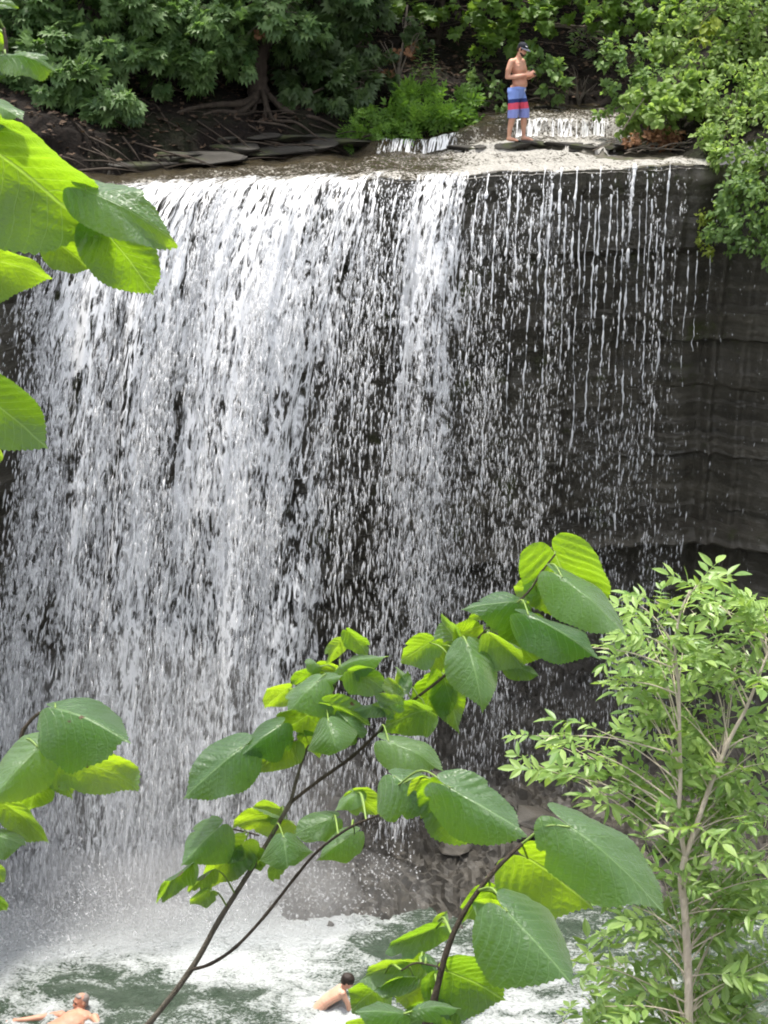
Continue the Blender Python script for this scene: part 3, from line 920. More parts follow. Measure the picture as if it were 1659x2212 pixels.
def tree(name, label, cat, trunk_pts, trunk_r, clumps, tm, mat, bark, seed, smin, smax, group=None, limbs=True, twig_r=None, **kw):
    """trunk_pts world points; clumps = [(centre, radii, n)]"""
    base = Vector(trunk_pts[0])
    e = empty(name, base)
    tag(e, label, cat, group)
    pts = smooth_path(trunk_pts, 5)
    n = len(pts)
    rad = [trunk_r * (1 - 0.65 * i / (n - 1)) * (1 + 0.10 * math.sin(i * 2.3 + seed)) for i in range(n)]
    rad[0] *= 1.5
    v, f = tube(pts, rad, 9)
    to_parent(obj('trunk', pymesh('trunk', v, f), bark), e)
    if limbs:
        parts = []
        for i, (c, rd, nn) in enumerate(clumps):
            j = min(range(n), key=lambda q: (pts[q] - Vector(c)).length + 0.4 * abs(pts[q].z - (c[2] + .2)))
            parts += limb_tubes(pts[j], [c], max(0.012, (twig_r or trunk_r * 0.3)), seed + i)
            rr = random.Random(seed * 3 + i)
            parts += limb_tubes(c, [Vector(c) + Vector((rr.uniform(-1, 1) * rd[0], rr.uniform(-1, 1) * rd[1], rr.uniform(-1, .6) * rd[2])) * .8 for _ in range(3)], max(.006, trunk_r * .07), seed + i * 5, 4, 0.02)
        for v, f in parts:
            to_parent(obj('limb', pymesh('limb', v, f), bark), e)
    ps = [clump_leaves(c, rd, nn, tm, smin, smax, seed * 131 + i, **kw) for i, (c, rd, nn) in enumerate(clumps)]
    to_parent(obj('crown', leaves_mesh('crown', ps), mat), e)
    return e

def gz(x, y):
    return float(topZ(np.array(x, float), np.array(y, float)))

def C(px, py, Y, r, n, flat=0.75, deep=None):      # a clump given where it stands
    p = at_y(px, py, Y)
    return (tuple(p), (r, deep or r * 0.9, r * flat), n)

# --- the sunlit cedar on the left
tree('cedar_tree', 'sunlit cedar with lobed light green sprays hanging over the left bank', 'tree',
     [(-5.6, 28.6, gz(-5.6, 28.6) - .2), (-5.3, 28.4, 13.2), (-5.0, 28.3, 15.5), (-4.9, 28.3, 17)], 0.19,
     [C(60, 30, 27.4, .75, 330), C(170, 20, 27.6, .75, 330), C(285, 20, 27.6, .6, 260), C(215, 110, 27.2, .58, 300), C(110, 110, 27.0, .62, 300), C(290, 120, 27.4, .42, 190),
      C(70, 190, 26.6, .55, 280), C(165, 175, 26.6, .5, 260), C(245, 215, 26.7, .42, 230), C(215, 248, 26.6, .26, 110), C(278, 238, 26.7, .26, 110), C(30, 120, 27.2, .5, 180), C(-80, 60, 27.2, .9, 300), C(-90, 180, 26.8, .7, 200),
      C(160, -110, 27.8, 1.1, 330), C(20, -130, 27.8, 1.1, 300), C(290, -90, 28.0, .9, 260)],
     'cedar', M['cedar'], M['cedar_bark'], 11, 0.16, 0.30, droop=0.45, up=0.75)
# --- the slim cedar beside it
b0 = at_y(372, 283, 28.6)
tree('cedar_tree', 'slim cedar with a short dark trunk between the two larger cedars', 'tree',
     [b0, at_y(374, 220, 28.65), at_y(368, 150, 28.7), at_y(372, 60, 28.8), at_y(380, -120, 28.9)], 0.14,
     [C(330, 100, 28.0, .5, 240), C(395, 135, 27.9, .42, 220), C(350, 60, 28.3, .55, 230), C(430, 90, 28.0, .45, 200), C(470, 40, 28.2, .55, 230), C(390, 10, 28.3, .6, 220), C(440, 140, 28.0, .3, 90), C(425, 185, 28.2, .3, 80), C(488, 140, 28.4, .4, 120), C(330, 175, 27.9, .34, 100), C(500, 95, 28.4, .4, 110), C(370, -120, 28.8, 1.0, 260)],
     'cedar', M['cedar'], M['cedar_bark'], 12, 0.16, 0.28, droop=0.4, up=0.75)
# --- the big leaning cedar with exposed roots
tk = [at_y(562, 222, 29.3), at_y(556, 180, 29.3), at_y(560, 130, 29.3), at_y(578, 70, 29.35), at_y(596, 0, 29.4), at_y(610, -140, 29.5)]
big = tree('cedar_tree', 'large dark leaning cedar trunk with bare roots gripping the bank', 'tree', tk, 0.23,
     [C(530, 20, 28.6, .6, 240), C(600, 25, 28.4, .5, 200), C(500, 90, 29.0, .45, 130), C(650, 60, 28.8, .5, 190), C(560, -90, 29.4, 1.1, 300), C(680, -80, 29.6, 1.1, 300)],
     'cedar', M['cedar'], M['cedar_bark'], 13, 0.16, 0.30, droop=0.5, up=0.7)
def root(pts, r0, seed):
    pts = [Vector(p) for p in pts]
    pts = [p if i < 1 else Vector((p.x, p.y, max(p.z, gz(p.x, p.y) + r0 * .35))) for i, p in enumerate(pts)]
    P = smooth_path(pts, 5)
    rr = random.Random(seed)
    rad = [r0 * (1 - 0.7 * i / (len(P) - 1)) * rr.uniform(.85, 1.15) for i in range(len(P))]
    v, f = tube(P, rad, 7)
    to_parent(obj('root', pymesh('root', v, f), M['root_bark']), big)
def Q(px, py, Y): return at_y(px, py, Y)
root([Q(560, 200, 29.2), Q(530, 222, 28.9), Q(480, 248, 28.5), Q(430, 268, 28.1), Q(385, 300, 27.7)], .10, 1)
root([Q(555, 210, 29.1), Q(520, 245, 28.6), Q(470, 275, 28.2), Q(440, 300, 27.9)], .07, 2)
root([Q(566, 195, 29.1), Q(574, 225, 28.9), Q(572, 262, 28.7), Q(562, 300, 28.4), Q(566, 318, 28.2)], .06, 3)
root([Q(580, 205, 29.2), Q(612, 232, 29.0), Q(640, 232, 28.9), Q(672, 222, 29.1)], .07, 4)
root([Q(585, 210, 29.1), Q(625, 250, 28.8), Q(690, 268, 28.7), Q(740, 282, 28.6)], .065, 5)
root([Q(570, 215, 29.0), Q(592, 262, 28.6), Q(640, 290, 28.4), Q(690, 300, 28.3)], .05, 6)
root([Q(552, 215, 29.1), Q(545, 250, 28.8), Q(500, 290, 28.3), Q(470, 318, 28.0)], .045, 7)
root([Q(640, 232, 29.0), Q(668, 205, 29.0), Q(700, 190, 29.1)], .05, 8)
root([Q(300, 270, 27.6), Q(330, 262, 27.8), Q(360, 300, 27.4), Q(372, 330, 27.2)], .03, 9)
# --- draping dark cedar right of it
tree('cedar_tree', 'shaded cedar with drooping dark sprays right of the large leaning trunk', 'tree',
     [at_y(700, 215, 30.4), at_y(705, 120, 30.4), at_y(712, 0, 30.4), at_y(715, -150, 30.5)], 0.14,
     [C(650, 120, 29.4, .5, 180), C(700, 80, 29.3, .55, 200), C(655, 190, 29.2, .42, 150), C(725, 160, 29.3, .5, 170), C(770, 100, 29.6, .5, 150), C(720, 215, 29.0, .4, 130), C(690, 20, 29.8, .7, 200), C(780, 30, 30.0, .6, 170), C(610, 150, 29.5, .3, 70), C(700, -100, 30.3, 1.0, 220), C(775, 190, 29.2, .4, 110)],
     'cedar', M['cedar_shaded'], M['cedar_bark'], 14, 0.18, 0.34, droop=0.8, up=0.55)
# --- half-dead young cedar by the weeds
tree('cedar_tree', 'thin half dead young cedar with brown twigs above the bank weeds', 'tree',
     [at_y(868, 235, 29.9), at_y(860, 160, 29.9), at_y(872, 90, 30.0), at_y(880, 10, 30.0)], 0.05,
     [C(820, 150, 29.5, .3, 60), C(870, 60, 29.7, .22, 55), C(905, 100, 29.8, .2, 40), C(845, 190, 29.4, .28, 55), C(900, 60, 29.8, .22, 45)],
     'cedar', M['cedar_shaded'], M['dead_wood'], 15, 0.10, 0.2, droop=0.4, up=0.6)
def dead_branch(label, start, ends, r0, seed, leaves=None):
    e = empty('dead_branch', start)
    tag(e, label, 'branch')
    V, F = join_tubes(limb_tubes(start, ends, r0, seed, 5, .05) + [t for k, en in enumerate(ends) for t in limb_tubes(Vector(start).lerp(Vector(en), .55), [Vector(en) + Vector((random.Random(seed + k * 3 + j).uniform(-.25, .25), random.Random(seed + k + j * 7).uniform(-.2, .2), random.Random(seed + k * 5 + j).uniform(-.25, .2))) for j in range(3)], r0 * .4, seed + k, 4, .02)])
    to_parent(obj('wood', pymesh('wood', V, F), M['dead_wood']), e)['kind'] = 'stuff'
    if leaves:
        to_parent(obj('withered_leaves', leaves_mesh('withered_leaves', [clump_leaves(tuple(c), (r_, r_, r_), n, 'cedar', .08, .16, seed + i) for i, (c, r_, n) in enumerate(leaves)]), M['dead_leaf']), e)
    return e
dead_branch('bare dead cedar branch with brown foliage behind the bank weeds', at_y(860, 175, 29.6), [at_y(800, 130, 29.3), at_y(830, 90, 29.3), at_y(905, 75, 29.5), at_y(780, 190, 29.1), at_y(745, 215, 29.0)], .022, 31,
            [(at_y(865, 130, 29.5), .2, 26), (at_y(880, 105, 29.5), .16, 20), (at_y(835, 170, 29.4), .2, 18)])
dead_branch('small withered orange brown twig hanging by the large cedar trunk', at_y(590, 30, 28.4), [at_y(556, 62, 28.3), at_y(575, 80, 28.3), at_y(640, 20, 28.3)], .016, 32,
            [(at_y(556, 62, 28.3), .12, 16), (at_y(566, 82, 28.3), .10, 10)])
dead_branch('tangle of dead sticks under the maple behind the standing man', at_y(1160, 60, 32.0), [at_y(1280, 78, 31.5), at_y(1350, 92, 31.5), at_y(1440, 80, 31.5), at_y(1300, 105, 31.5)], .025, 33)
dead_branch('pale grey dead roots on the dark bank behind the standing man', at_y(1250, 225, 31.6), [at_y(1235, 140, 31.4), at_y(1262, 165, 31.4), at_y(1215, 190, 31.4), at_y(1290, 180, 31.4)], .03, 34)
dead_branch('dry bare twigs on the dark bank under the sunlit cedar', at_y(290, 300, 27.3), [at_y(330, 250, 27.4), at_y(360, 320, 27.2), at_y(250, 320, 27.0)], .018, 35)

# --- weeds and low shrubs on the bank
def shrub(name, label, cat, base, clumps, tm, mat, seed, smin, smax, stems=7, stem_mat=None, group=None, **kw):
    e = empty(name, base)
    tag(e, label, cat, group)
    rr = random.Random(seed)
    parts = []
    for (c, rd, n) in clumps:
        for k in range(max(1, stems // len(clumps) + 1)):
            parts += limb_tubes(Vector(base) + Vector((rr.uniform(-.2, .2), rr.uniform(-.2, .2), 0)), [Vector(c) + Vector((rr.uniform(-.6, .6) * rd[0], rr.uniform(-.6, .6) * rd[1], rr.uniform(-.3, .5) * rd[2]))], .010, seed + k, 4, .08)
    V, F = join_tubes(parts)
    to_parent(obj('stems', pymesh('stems', V, F), stem_mat or M['root_bark']), e)['kind'] = 'stuff'
    to_parent(obj('foliage', leaves_mesh('foliage', [clump_leaves(c, rd, n, tm, smin, smax, seed * 77 + i, **kw) for i, (c, rd, n) in enumerate(clumps)]), mat), e)
    return e
def G(px, Y, dz=-0.05):
    x = (px - 829.5) / FPX * (Y * math.cos(_p) + 1.9 * math.sin(_p))
    return (x, Y, gz(x, Y) + dz)
shrub('bank_weeds', 'bright green feathery weeds on the bank beside the low cascade', 'weeds', G(900, 29.2),
      [C(845, 255, 28.9, .38, 90), C(905, 225, 29.3, .45, 110), C(955, 250, 29.0, .42, 110), C(900, 275, 28.7, .3, 70), C(800, 275, 28.7, .28, 50), C(985, 225, 29.4, .35, 60)], 'sprig', M['fern'], 41, .14, .36, droop=-.5, up=.6)
shrub('bank_weeds', 'bright leafy weeds at the end of the bank left of the standing man', 'weeds', G(1010, 29.5),
      [C(1000, 252, 29.3, .30, 220), C(1035, 262, 29.4, .24, 130), C(985, 275, 29.0, .22, 120)], 'leaf', M['fern'], 42, .08, .15, droop=0, up=.8)
shrub('bank_weeds', 'dull green trailing weeds at the foot of the dark bank', 'weeds', G(790, 28.9),
      [C(780, 250, 28.9, .34, 200), C(760, 285, 28.6, .25, 110), C(820, 290, 28.5, .2, 90), C(735, 250, 29.0, .26, 90)], 'sprig', M['fern'], 43, .10, .2, droop=.2, up=.6)
def tall_weed(px, Y, h, seed, label):
    b = Vector(G(px, Y)); r = random.Random(seed)
    e = empty('tall_weed', b); tag(e, label, 'weed')
    top = b + Vector((r.uniform(-.1, .1), -.05, h))
    v, f = tube(smooth_path([b, b.lerp(top, .5) + Vector((.03, 0, 0)), top], 4), [.012 * (1 - .08 * i) for i in range(9)], 5)
    to_parent(obj('stem', pymesh('stem', v, f), M['fern_stem']), e)
    P, Yd, N, S = [], [], [], []
    n = int(h * 26)
    for i in range(n):
        t_ = i / n
        a = i * 2.4
        P.append(b.lerp(top, .15 + .85 * t_)); d = Vector((math.cos(a), math.sin(a), .25)); Yd.append(d); N.append((0, -.2, 1)); S.append((.22 - .12 * t_))
    to_parent(obj('leaves', leaves_mesh('leaves', [bake('leaf', np.array(P), np.array(Yd), np.array(N, float), np.array(S), np.random.default_rng(seed).uniform(0, 1, n))]), M['shrub2']), e)
t_ = NT('green_stem'); M['fern_stem'] = t_.done(t_.bsdf((0.10, 0.16, 0.03), .6, .3))
tall_weed(938, 29.9, 1.0, 51, 'tall nettle like weed standing above the bank weeds')
tall_weed(1003, 30.2, 1.25, 52, 'tallest pointed weed, left of the standing man')
tall_weed(905, 30.3, 1.35, 53, 'tall weed with its tip beside the brown dead branch')
tall_weed(965, 29.9, .7, 54, 'short upright weed between two taller weeds on the bank')
shrub('leafy_bush', 'dark green leafy bush just right of the standing man', 'bush', G(1190, 31.4, 0),
      [C(1185, 150, 30.6, .34, 110), C(1205, 190, 30.6, .28, 70), C(1170, 120, 30.8, .3, 80)], 'leaf', M['shrub2'], 44, .12, .22, droop=.3, up=.6)
shrub('leafy_bush', 'shaded bush under the forest left of the standing man', 'bush', G(1060, 31.5, 0),
      [C(1050, 190, 31.0, .45, 130), C(1090, 230, 30.8, .3, 80), C(990, 180, 31.2, .4, 90)], 'leaf', M['shrub2'], 45, .10, .2, droop=.3, up=.6)

# --- maple branches across the top
tree('maple_tree', 'maple with star shaped leaves spreading across the top above the standing man', 'tree',
     [G(945, 33.0, -.2), at_y(938, 130, 33.0), at_y(950, 60, 33.0), at_y(960, -60, 33.0), at_y(970, -260, 33.1)], 0.10,
     [C(1020, 30, 31.6, .55, 150), C(1090, 10, 31.4, .55, 150), C(1110, 70, 31.2, .5, 150), C(1170, 35, 31.2, .5, 150), C(1050, 85, 31.4, .35, 80), C(1240, 20, 31.3, .5, 150), C(1330, 15, 31.2, .5, 150), C(1400, 28, 31.0, .5, 140), C(1300, 45, 31.2, .35, 70), C(1470, 20, 30.8, .5, 130), C(1050, -80, 31.8, 1.0, 200), C(1250, -90, 31.8, 1.1, 220), C(1420, -80, 31.4, 1.0, 200), C(930, 25, 31.9, .45, 110), C(850, 10, 31.8, .5, 110)],
     'maple', M['maple'], M['cedar_bark'], 16, .12, .21, droop=.5, up=.75, twigs=9)
# --- right bank
shrub('dogwood_bush', 'dogwood bush with arching leafy shoots leaning over the river on the right', 'bush', G(1400, 28.2, 0),
      [C(1330, 105, 27.9, .26, 105), C(1310, 130, 27.9, .2, 69), C(1370, 115, 27.9, .34, 150), C(1345, 170, 27.7, .26, 105), C(1310, 195, 27.8, .15, 51), C(1330, 225, 27.7, .18, 66), C(1300, 245, 27.8, .12, 36), C(1390, 160, 27.8, .36, 165)], 'leaf', M['shrub2'], 46, .08, .15, stems=14, droop=.1, up=.85)
shrub('wild_grape', 'mound of pale green broad leaved vine on the right bank edge', 'vine', G(1450, 27.2, 0),
      [C(1400, 215, 27.2, .42, 304), C(1470, 190, 27.2, .48, 336), C(1440, 250, 26.8, .36, 240), C(1370, 258, 27.2, .25, 128), C(1520, 235, 26.9, .4, 240), C(1345, 275, 27.2, .13, 48)], 'round', M['shrub'], 47, .09, .17, droop=.15, up=.9)
tree('leafy_tree', 'young broadleaf tree filling the upper right corner behind the shrubs', 'tree',
     [G(1640, 29.5, -.2), at_y(1620, 120, 29.2), at_y(1600, 0, 29.0), at_y(1590, -200, 29)], .10,
     [C(1480, 80, 28.6, .5, 340), C(1540, 30, 28.6, .55, 374), C(1610, 20, 28.4, .6, 374), C(1640, 90, 28.2, .55, 340), C(1560, 110, 28.2, .5, 340), C(1500, 140, 28.0, .4, 238), C(1690, 30, 28.4, .7, 306), C(1600, -110, 28.8, 1.1, 476), C(1440, 50, 28.8, .35, 170), C(1430, 100, 28.5, .3, 153)],
     'leaf', M['shrub'], M['cedar_bark'], 17, .09, .18, droop=.4, up=.75)
shrub('yellow_sprig', 'yellow green shoot hanging in front of the upper right tree', 'shoot', at_y(1560, 20, 27.6),
      [C(1525, 55, 27.5, .14, 26), C(1510, 85, 27.4, .10, 14), C(1540, 35, 27.6, .12, 18)], 'leaf', M['yellow'], 48, .12, .2, stems=3, droop=.7)
shrub('leafy_bush', 'large sunlit shrub spilling over the right end of the ledge', 'bush', G(1590, 26.3, 0),
      [C(1580, 190, 26.6, .5, 414), C(1640, 180, 26.2, .5, 396), C(1560, 270, 26.0, .42, 360), C(1625, 260, 25.8, .5, 396), C(1600, 330, 25.3, .4, 342), C(1560, 340, 25.2, .24, 162), C(1660, 340, 25.0, .5, 360), C(1530, 300, 25.8, .22, 144), C(1700, 240, 25.6, .6, 270)], 'leaf', M['shrub'], 49, .075, .15, stems=16, droop=.3, up=.85)
shrub('leafy_bush', 'dense green creeper hanging down the cliff at the right edge', 'creeper', (6.6, 25.1, 11.2),
      [C(1590, 410, 24.8, .36, 300), C(1640, 400, 24.6, .42, 315), C(1560, 450, 24.8, .26, 195), C(1620, 470, 24.5, .4, 315), C(1590, 510, 24.6, .28, 210), C(1650, 530, 24.4, .36, 240), C(1545, 500, 24.8, .16, 90), C(1690, 450, 24.3, .5, 210)], 'leaf', M['shrub2'], 50, .07, .13, stems=16, droop=.7, up=.55, face=(0, -.7, 0))
shrub('leafy_bush', 'shrub on the rim of the right wall beyond the creeper', 'bush', (8.2, 24.6, gz(8.2, 24.6)),
      [((7.4, 24.6, 11.9), (.8, .7, .6), 260), ((8.4, 24.0, 11.8), (.9, .8, .7), 280), ((9.4, 23.4, 12.0), (.9, .9, .7), 260), ((8.0, 25.6, 12.6), (1.0, .8, .7), 260), ((8.2, 23.4, 11.0), (.6, .4, .5), 140)], 'leaf', M['shrub'], 56, .08, .16, stems=10, droop=.3, up=.8)
shrub('cliff_moss_plants', 'small yellowish plants clinging to the rock below the right ledge', 'plants', at_y(1530, 480, 25.3),
      [C(1530, 470, 25.2, .16, 80), C(1525, 520, 25.2, .15, 70), C(1545, 545, 25.1, .14, 50)], 'leaf', M['yellow'], 55, .05, .09, stems=4, droop=.7, face=(0, -.7, 0))

# --- the shaded forest behind
def forest():
    r = random.Random(4)
    spots = [(-13, 33), (-10.5, 36), (-8, 31.5), (-7.2, 36), (-4.6, 33.2), (-2.6, 37), (-1.2, 33.6), (1.0, 38), (1.6, 34.8), (3.2, 35.8), (4.4, 39), (6.4, 34.5), (7.6, 38), (9.5, 33), (11.5, 37), (-5.5, 40), (-9.5, 41), (2.6, 42), (8.5, 43), (13.5, 32), (-3.6, 30.9), (-2.2, 31.8)]  # the last two trees are added to shade the left bank
    for i, (x, y) in enumerate(spots):
        z = gz(x, y)
        h = r.uniform(6, 9) + max(0, (y - 33) * .4)
        tp = [(x, y, z - .3), (x + r.uniform(-.2, .2), y, z + h * .35), (x + r.uniform(-.4, .4), y + .1, z + h * .7), (x + r.uniform(-.5, .5), y, z + h)]
        cl = []
        for k in range(7):
            a = k * 2.4 + i
            f = .22 + .78 * k / 6
            rad = (1.9 - 1.0 * f) * r.uniform(.8, 1.2)
            cl.append(((x + math.cos(a) * rad * .7, y + math.sin(a) * rad * .7, z + h * f), (rad, rad, rad * .7), 260))
        tree('forest_tree', 'tall shaded tree in the dark forest behind the river', 'tree', tp, r.uniform(.09, .2), cl, 'cedar' if i % 3 else 'maple', M['cedar_shaded'] if i % 3 else M['maple'], M['cedar_bark'], 200 + i, .28, .5, group='shaded forest trees behind the river', limbs=False, droop=.5, up=.7, twigs=18)
forest()
tree('forest_tree', 'added tree with an unseen spreading crown to shade the left bank', 'tree', [(-3.0, 31.0, gz(-3, 31) - .3), (-3.0, 30.8, 14.5), (-2.8, 30.4, 17), (-2.6, 30.2, 19)], .2,  # crowns added out of view to keep light off the left bank
     [((x_, y_, z_), (1.9, 1.5, .8), 420) for x_, y_, z_ in ((-4.4, 29.8, 15.6), (-2.8, 29.4, 15.8), (-1.2, 29.6, 15.9), (.4, 30.0, 16.2), (-5, 30.6, 17), (-2, 31, 17.4), (-7, 30.4, 17.4))],
     'maple', M['maple'], M['cedar_bark'], 260, .22, .4, droop=.4, up=.8, limbs=False)

# undergrowth on the slope
shrub('undergrowth', 'dim low plants covering the shaded forest slope', None, G(900, 33, 0),
      [C(p, q, y_, .5, 70) for p, q, y_ in ((560, 120, 31.5), (630, 120, 32), (860, 120, 32.5), (960, 160, 32.6), (1080, 130, 33), (1130, 210, 32.6), (1010, 100, 34), (1250, 110, 33.5), (1330, 120, 33), (900, 190, 31.5), (1300, 60, 34), (470, 160, 31), (1200, 70, 35), (800, 60, 33), (1400, 130, 31.5), (1430, 170, 31))],
      'leaf', M['shrub2'], 61, .10, .22, stems=4, droop=.3)['kind'] = 'stuff'

# leaf litter and fallen twigs on the slope
def litter():
    r = np.random.default_rng(17); n = 5200
    x = r.uniform(-6.5, 5.5, n); y = bankY(x) + r.uniform(.15, 5.5, n)
    P = np.stack([x, y, topZ(x, y) + .03], 1)
    Yd = np.stack([np.cos(r.uniform(0, 6.28, n)), np.sin(r.uniform(0, 6.28, n)), r.uniform(-.1, .5, n)], 1)
    N = np.array([0, -.25, 1]) + r.normal(0, .35, (n, 3))
    a = leaves_mesh('leaf_litter', [bake('leaf', P, Yd, N, r.uniform(.07, .15, n), r.uniform(0, 1, n))])
    tag(obj('leaf_litter', a, M['litter']), 'brown leaf litter on the shaded bank', kind='stuff')
    rr_ = random.Random(3); parts = []
    for k in range(90):
        x_ = rr_.uniform(-5.5, 3.5); y_ = float(bankY(np.array(x_))) + abs(rr_.gauss(.3, 1.0)); z_ = gz(x_, y_) + .04
        a_ = rr_.gauss(0, .35); L_ = rr_.uniform(.3, 1.3)
        p0 = Vector((x_, y_, z_)); x2, y2 = x_ + math.cos(a_) * L_, y_ + math.sin(a_) * L_ * .5 - .1
        p1 = Vector((x2, y2, gz(x2, y2) + rr_.uniform(.02, .14)))
        parts.append(tube(smooth_path([p0, p0.lerp(p1, .5) + Vector((0, -.04, rr_.uniform(.0, .10))), p1], 3), [rr_.uniform(.008, .026)] * 4 + [.008, .006, .004], 5))
    V, F = join_tubes(parts)
    tag(obj('fallen_twigs', pymesh('fallen_twigs', V, F), M['root_bark']), 'fallen twigs and thin roots on the shaded bank', kind='stuff')
M['litter'] = mat_foliage('brown_litter', (0.028, 0.018, 0.012), (0.10, 0.065, 0.042), (0.06, 0.04, 0.02), 0.15, .9)
litter()

# fallen debris on the right shelf
def debris():
    c = at_y(1430, 300, 26.9); r = random.Random(8)
    e = empty('flood_debris', c); tag(e, 'heap of brown dead leaves and sticks on the right shelf', 'debris')
    parts = []
    for k in range(46):
        x = c.x + r.gauss(0, .40); y = c.y + r.gauss(0, .2)
        z = gz(min(x, 5.2), y) + .05 + abs(r.gauss(0, .05))
        a = r.uniform(-.6, .6); L = r.uniform(.15, .6)
        d = Vector((math.cos(a), math.sin(a), r.uniform(-.15, .35))) * L
        parts.append(tube([Vector((x, y, z)), Vector((x, y, z)) + d * .5 + Vector((0, 0, .03)), Vector((x, y, z)) + d], [.012, .010, .005], 5))
    V, F = join_tubes(parts)
    to_parent(obj('sticks', pymesh('sticks', V, F), M['dead_wood']), e)['kind'] = 'stuff'
    to_parent(obj('dead_leaves', leaves_mesh('dead_leaves', [clump_leaves((c.x, c.y, c.z + .02), (.75, .3, .10), 380, 'leaf', .07, .14, 9)]), M['dead_leaf']), e)
debris()
o = obj('driftwood_stick', pymesh('stick', *tube([at_y(1345, 282, 26.9), at_y(1368, 245, 26.9), at_y(1392, 212, 26.9)], [.016, .014, .008], 6)), M['dead_wood'])
tag(o, 'pale bare stick leaning against the vine mound', 'stick')

# --- slabs and loose rocks
def rock_mesh(seed, flat=0.45, ang=0.5):
    r = random.Random(seed)
    bm = bmesh.new()
    pts = []
    for k in range(22):
        v = Vector((r.gauss(0, 1), r.gauss(0, 1), r.gauss(0, 1))).normalized()
        m = max(abs(v.x), abs(v.y), abs(v.z))
        v = v.lerp(v / m, ang)
        pts.append(bm.verts.new((v.x * .5 * r.uniform(.85, 1.1), v.y * .5 * r.uniform(.85, 1.1), v.z * .5 * flat * r.uniform(.85, 1.1))))
    ch = bmesh.ops.convex_hull(bm, input=bm.verts)
    bmesh.ops.delete(bm, geom=[g for g in ch['geom_interior'] if isinstance(g, bmesh.types.BMVert)], context='VERTS')
    bmesh.ops.bevel(bm, geom=bm.edges[:], offset=.018, segments=1, affect='EDGES')
    me = bpy.data.meshes.new('rock'); bm.to_mesh(me); bm.free()
    return me
ROCKS = [rock_mesh(k) for k in range(6)]
SLABS = [rock_mesh(20 + k, .22, .85) for k in range(6)]
for m_ in ROCKS: m_.materials.append(M['talus'])
for m_ in SLABS: m_.materials.append(M['slab'])
def rock(name, me, loc, size, rot, label, cat, group):
    o = obj(name, me); o.location = loc; o.scale = size; o.rotation_euler = rot
    tag(o, label, cat, group); return o
rr = random.Random(12)
# shelf slabs along the dark left bank
for k, (px, py, Y, s, lab) in enumerate([(455, 318, 27.7, 1.3, 'long flat slab at the water edge under the slim cedar'), (610, 300, 28.5, 1.1, 'flat slab under the roots of the large leaning cedar'), (330, 335, 26.8, 1.2, 'dark slab at the water edge below the sunlit cedar'),
                                         (690, 290, 28.7, .9, 'thin slab in the bank right of the cedar roots'), (520, 290, 28.3, 1.0, 'brown slab layered in the bank between slim and large cedar'), (1175, 262, 30.3, .9, 'mossy flat stone on the ledge behind the standing man'),
                                         (1245, 245, 30.9, .8, 'brown boulder on the ledge right of the standing man'), (1110, 255, 30.2, .8, 'flat stone behind the knees of the standing man'), (1065, 268, 29.6, .7, 'small flat stone at the end of the bank weeds'), (1210, 232, 31.2, .7, 'pale square stone in the shade behind the standing man'),
 (395, 338, 27.1, 1.5, 'long low slab nearest the water left of the cedar roots'), (560, 325, 28.0, 1.4, 'long wet slab at the water edge below the large cedar'), (640, 316, 28.4, 1.2, 'dark slab at the water edge below the right cedar roots'), (730, 306, 28.6, 1.1, 'dark slab beside the trailing weeds'), (430, 300, 27.9, 1.1, 'upper slab in the bank below the slim cedar'), (270, 352, 26.3, 1.3, 'dark slab at the far left of the water edge')]):
    p = at_y(px, py, Y)
    rock('flat_stone', SLABS[k % 6], (p.x, p.y, p.z - .02), (s * 1.5, s * .7, s * .75), (rr.uniform(-.06, .06), rr.uniform(-.05, .05), rr.uniform(-.5, .5)), lab, 'slab', 'slabs along the river bank')
for k, (x, lab) in enumerate([(1.55, 'thin ledge slab left of the standing person\'s feet'), (2.15, 'dark ledge slab under the standing person\'s feet'), (2.75, 'overhanging ledge slab just right of the standing person'), (3.35, 'broad ledge slab below the white cascade'), (3.95, 'broken ledge slab between cascade and debris heap'), (4.5, 'ledge slab under the debris heap')]):
    y = float(stepY1(np.array(x)))
    for q in range(2):
        rock('flat_stone', SLABS[(k * 2 + q) % 6], (x + q * .22, y + .17 + .06 * q, float(riverZ(np.array(x), np.array(y + .5))) - .035 - .10 * q), (.85 + .2 * (k % 2), .55, .55), (rr.uniform(-.05, .05), rr.uniform(-.05, .05), rr.uniform(-.25, .25)), (lab if q == 0 else 'lower ' + lab), 'slab', 'slabs of the river ledge').data.name
for k, (px, py, Y, sc, rot, lab) in enumerate([(800, 1900, 21.9, (1.9, 1.2, 1.3), (.5, .25, .3), 'large tilted brown rock at the foot of the falls behind the central leaves'), (930, 1860, 22.4, (1.7, 1.2, 1.2), (.4, -.3, 1.1), 'cracked brown rock right of the large tilted rock'), (1010, 1790, 23.2, (1.5, 1.0, 1.0), (.3, .2, 2.0), 'grey rock higher on the slope behind the central leaves'), (1600, 1860, 21.8, (1.6, 1.1, .8), (.2, .3, .4), 'dark flat rock low at the right edge behind the ash sapling')]):
    rock('boulder', ROCKS[k % 6], tuple(at_y(px, py, Y)), sc, rot, lab, 'rock', None)
for k in range(14):
    x = rr.uniform(.2, 7.5); y = float(lipY(x)) - rr.uniform(.2, 3.2)
    s = rr.uniform(.25, .8)
    rock('talus_block', ROCKS[k % 6], (x, y, float(talusZ(np.array(x), np.array(y))) + .02), (s * 1.3, s, s), (rr.uniform(-.4, .4), rr.uniform(-.4, .4), rr.uniform(0, 6)), 'angular shale block lying on the slope under the cliff', 'rock', 'shale blocks on the slope')
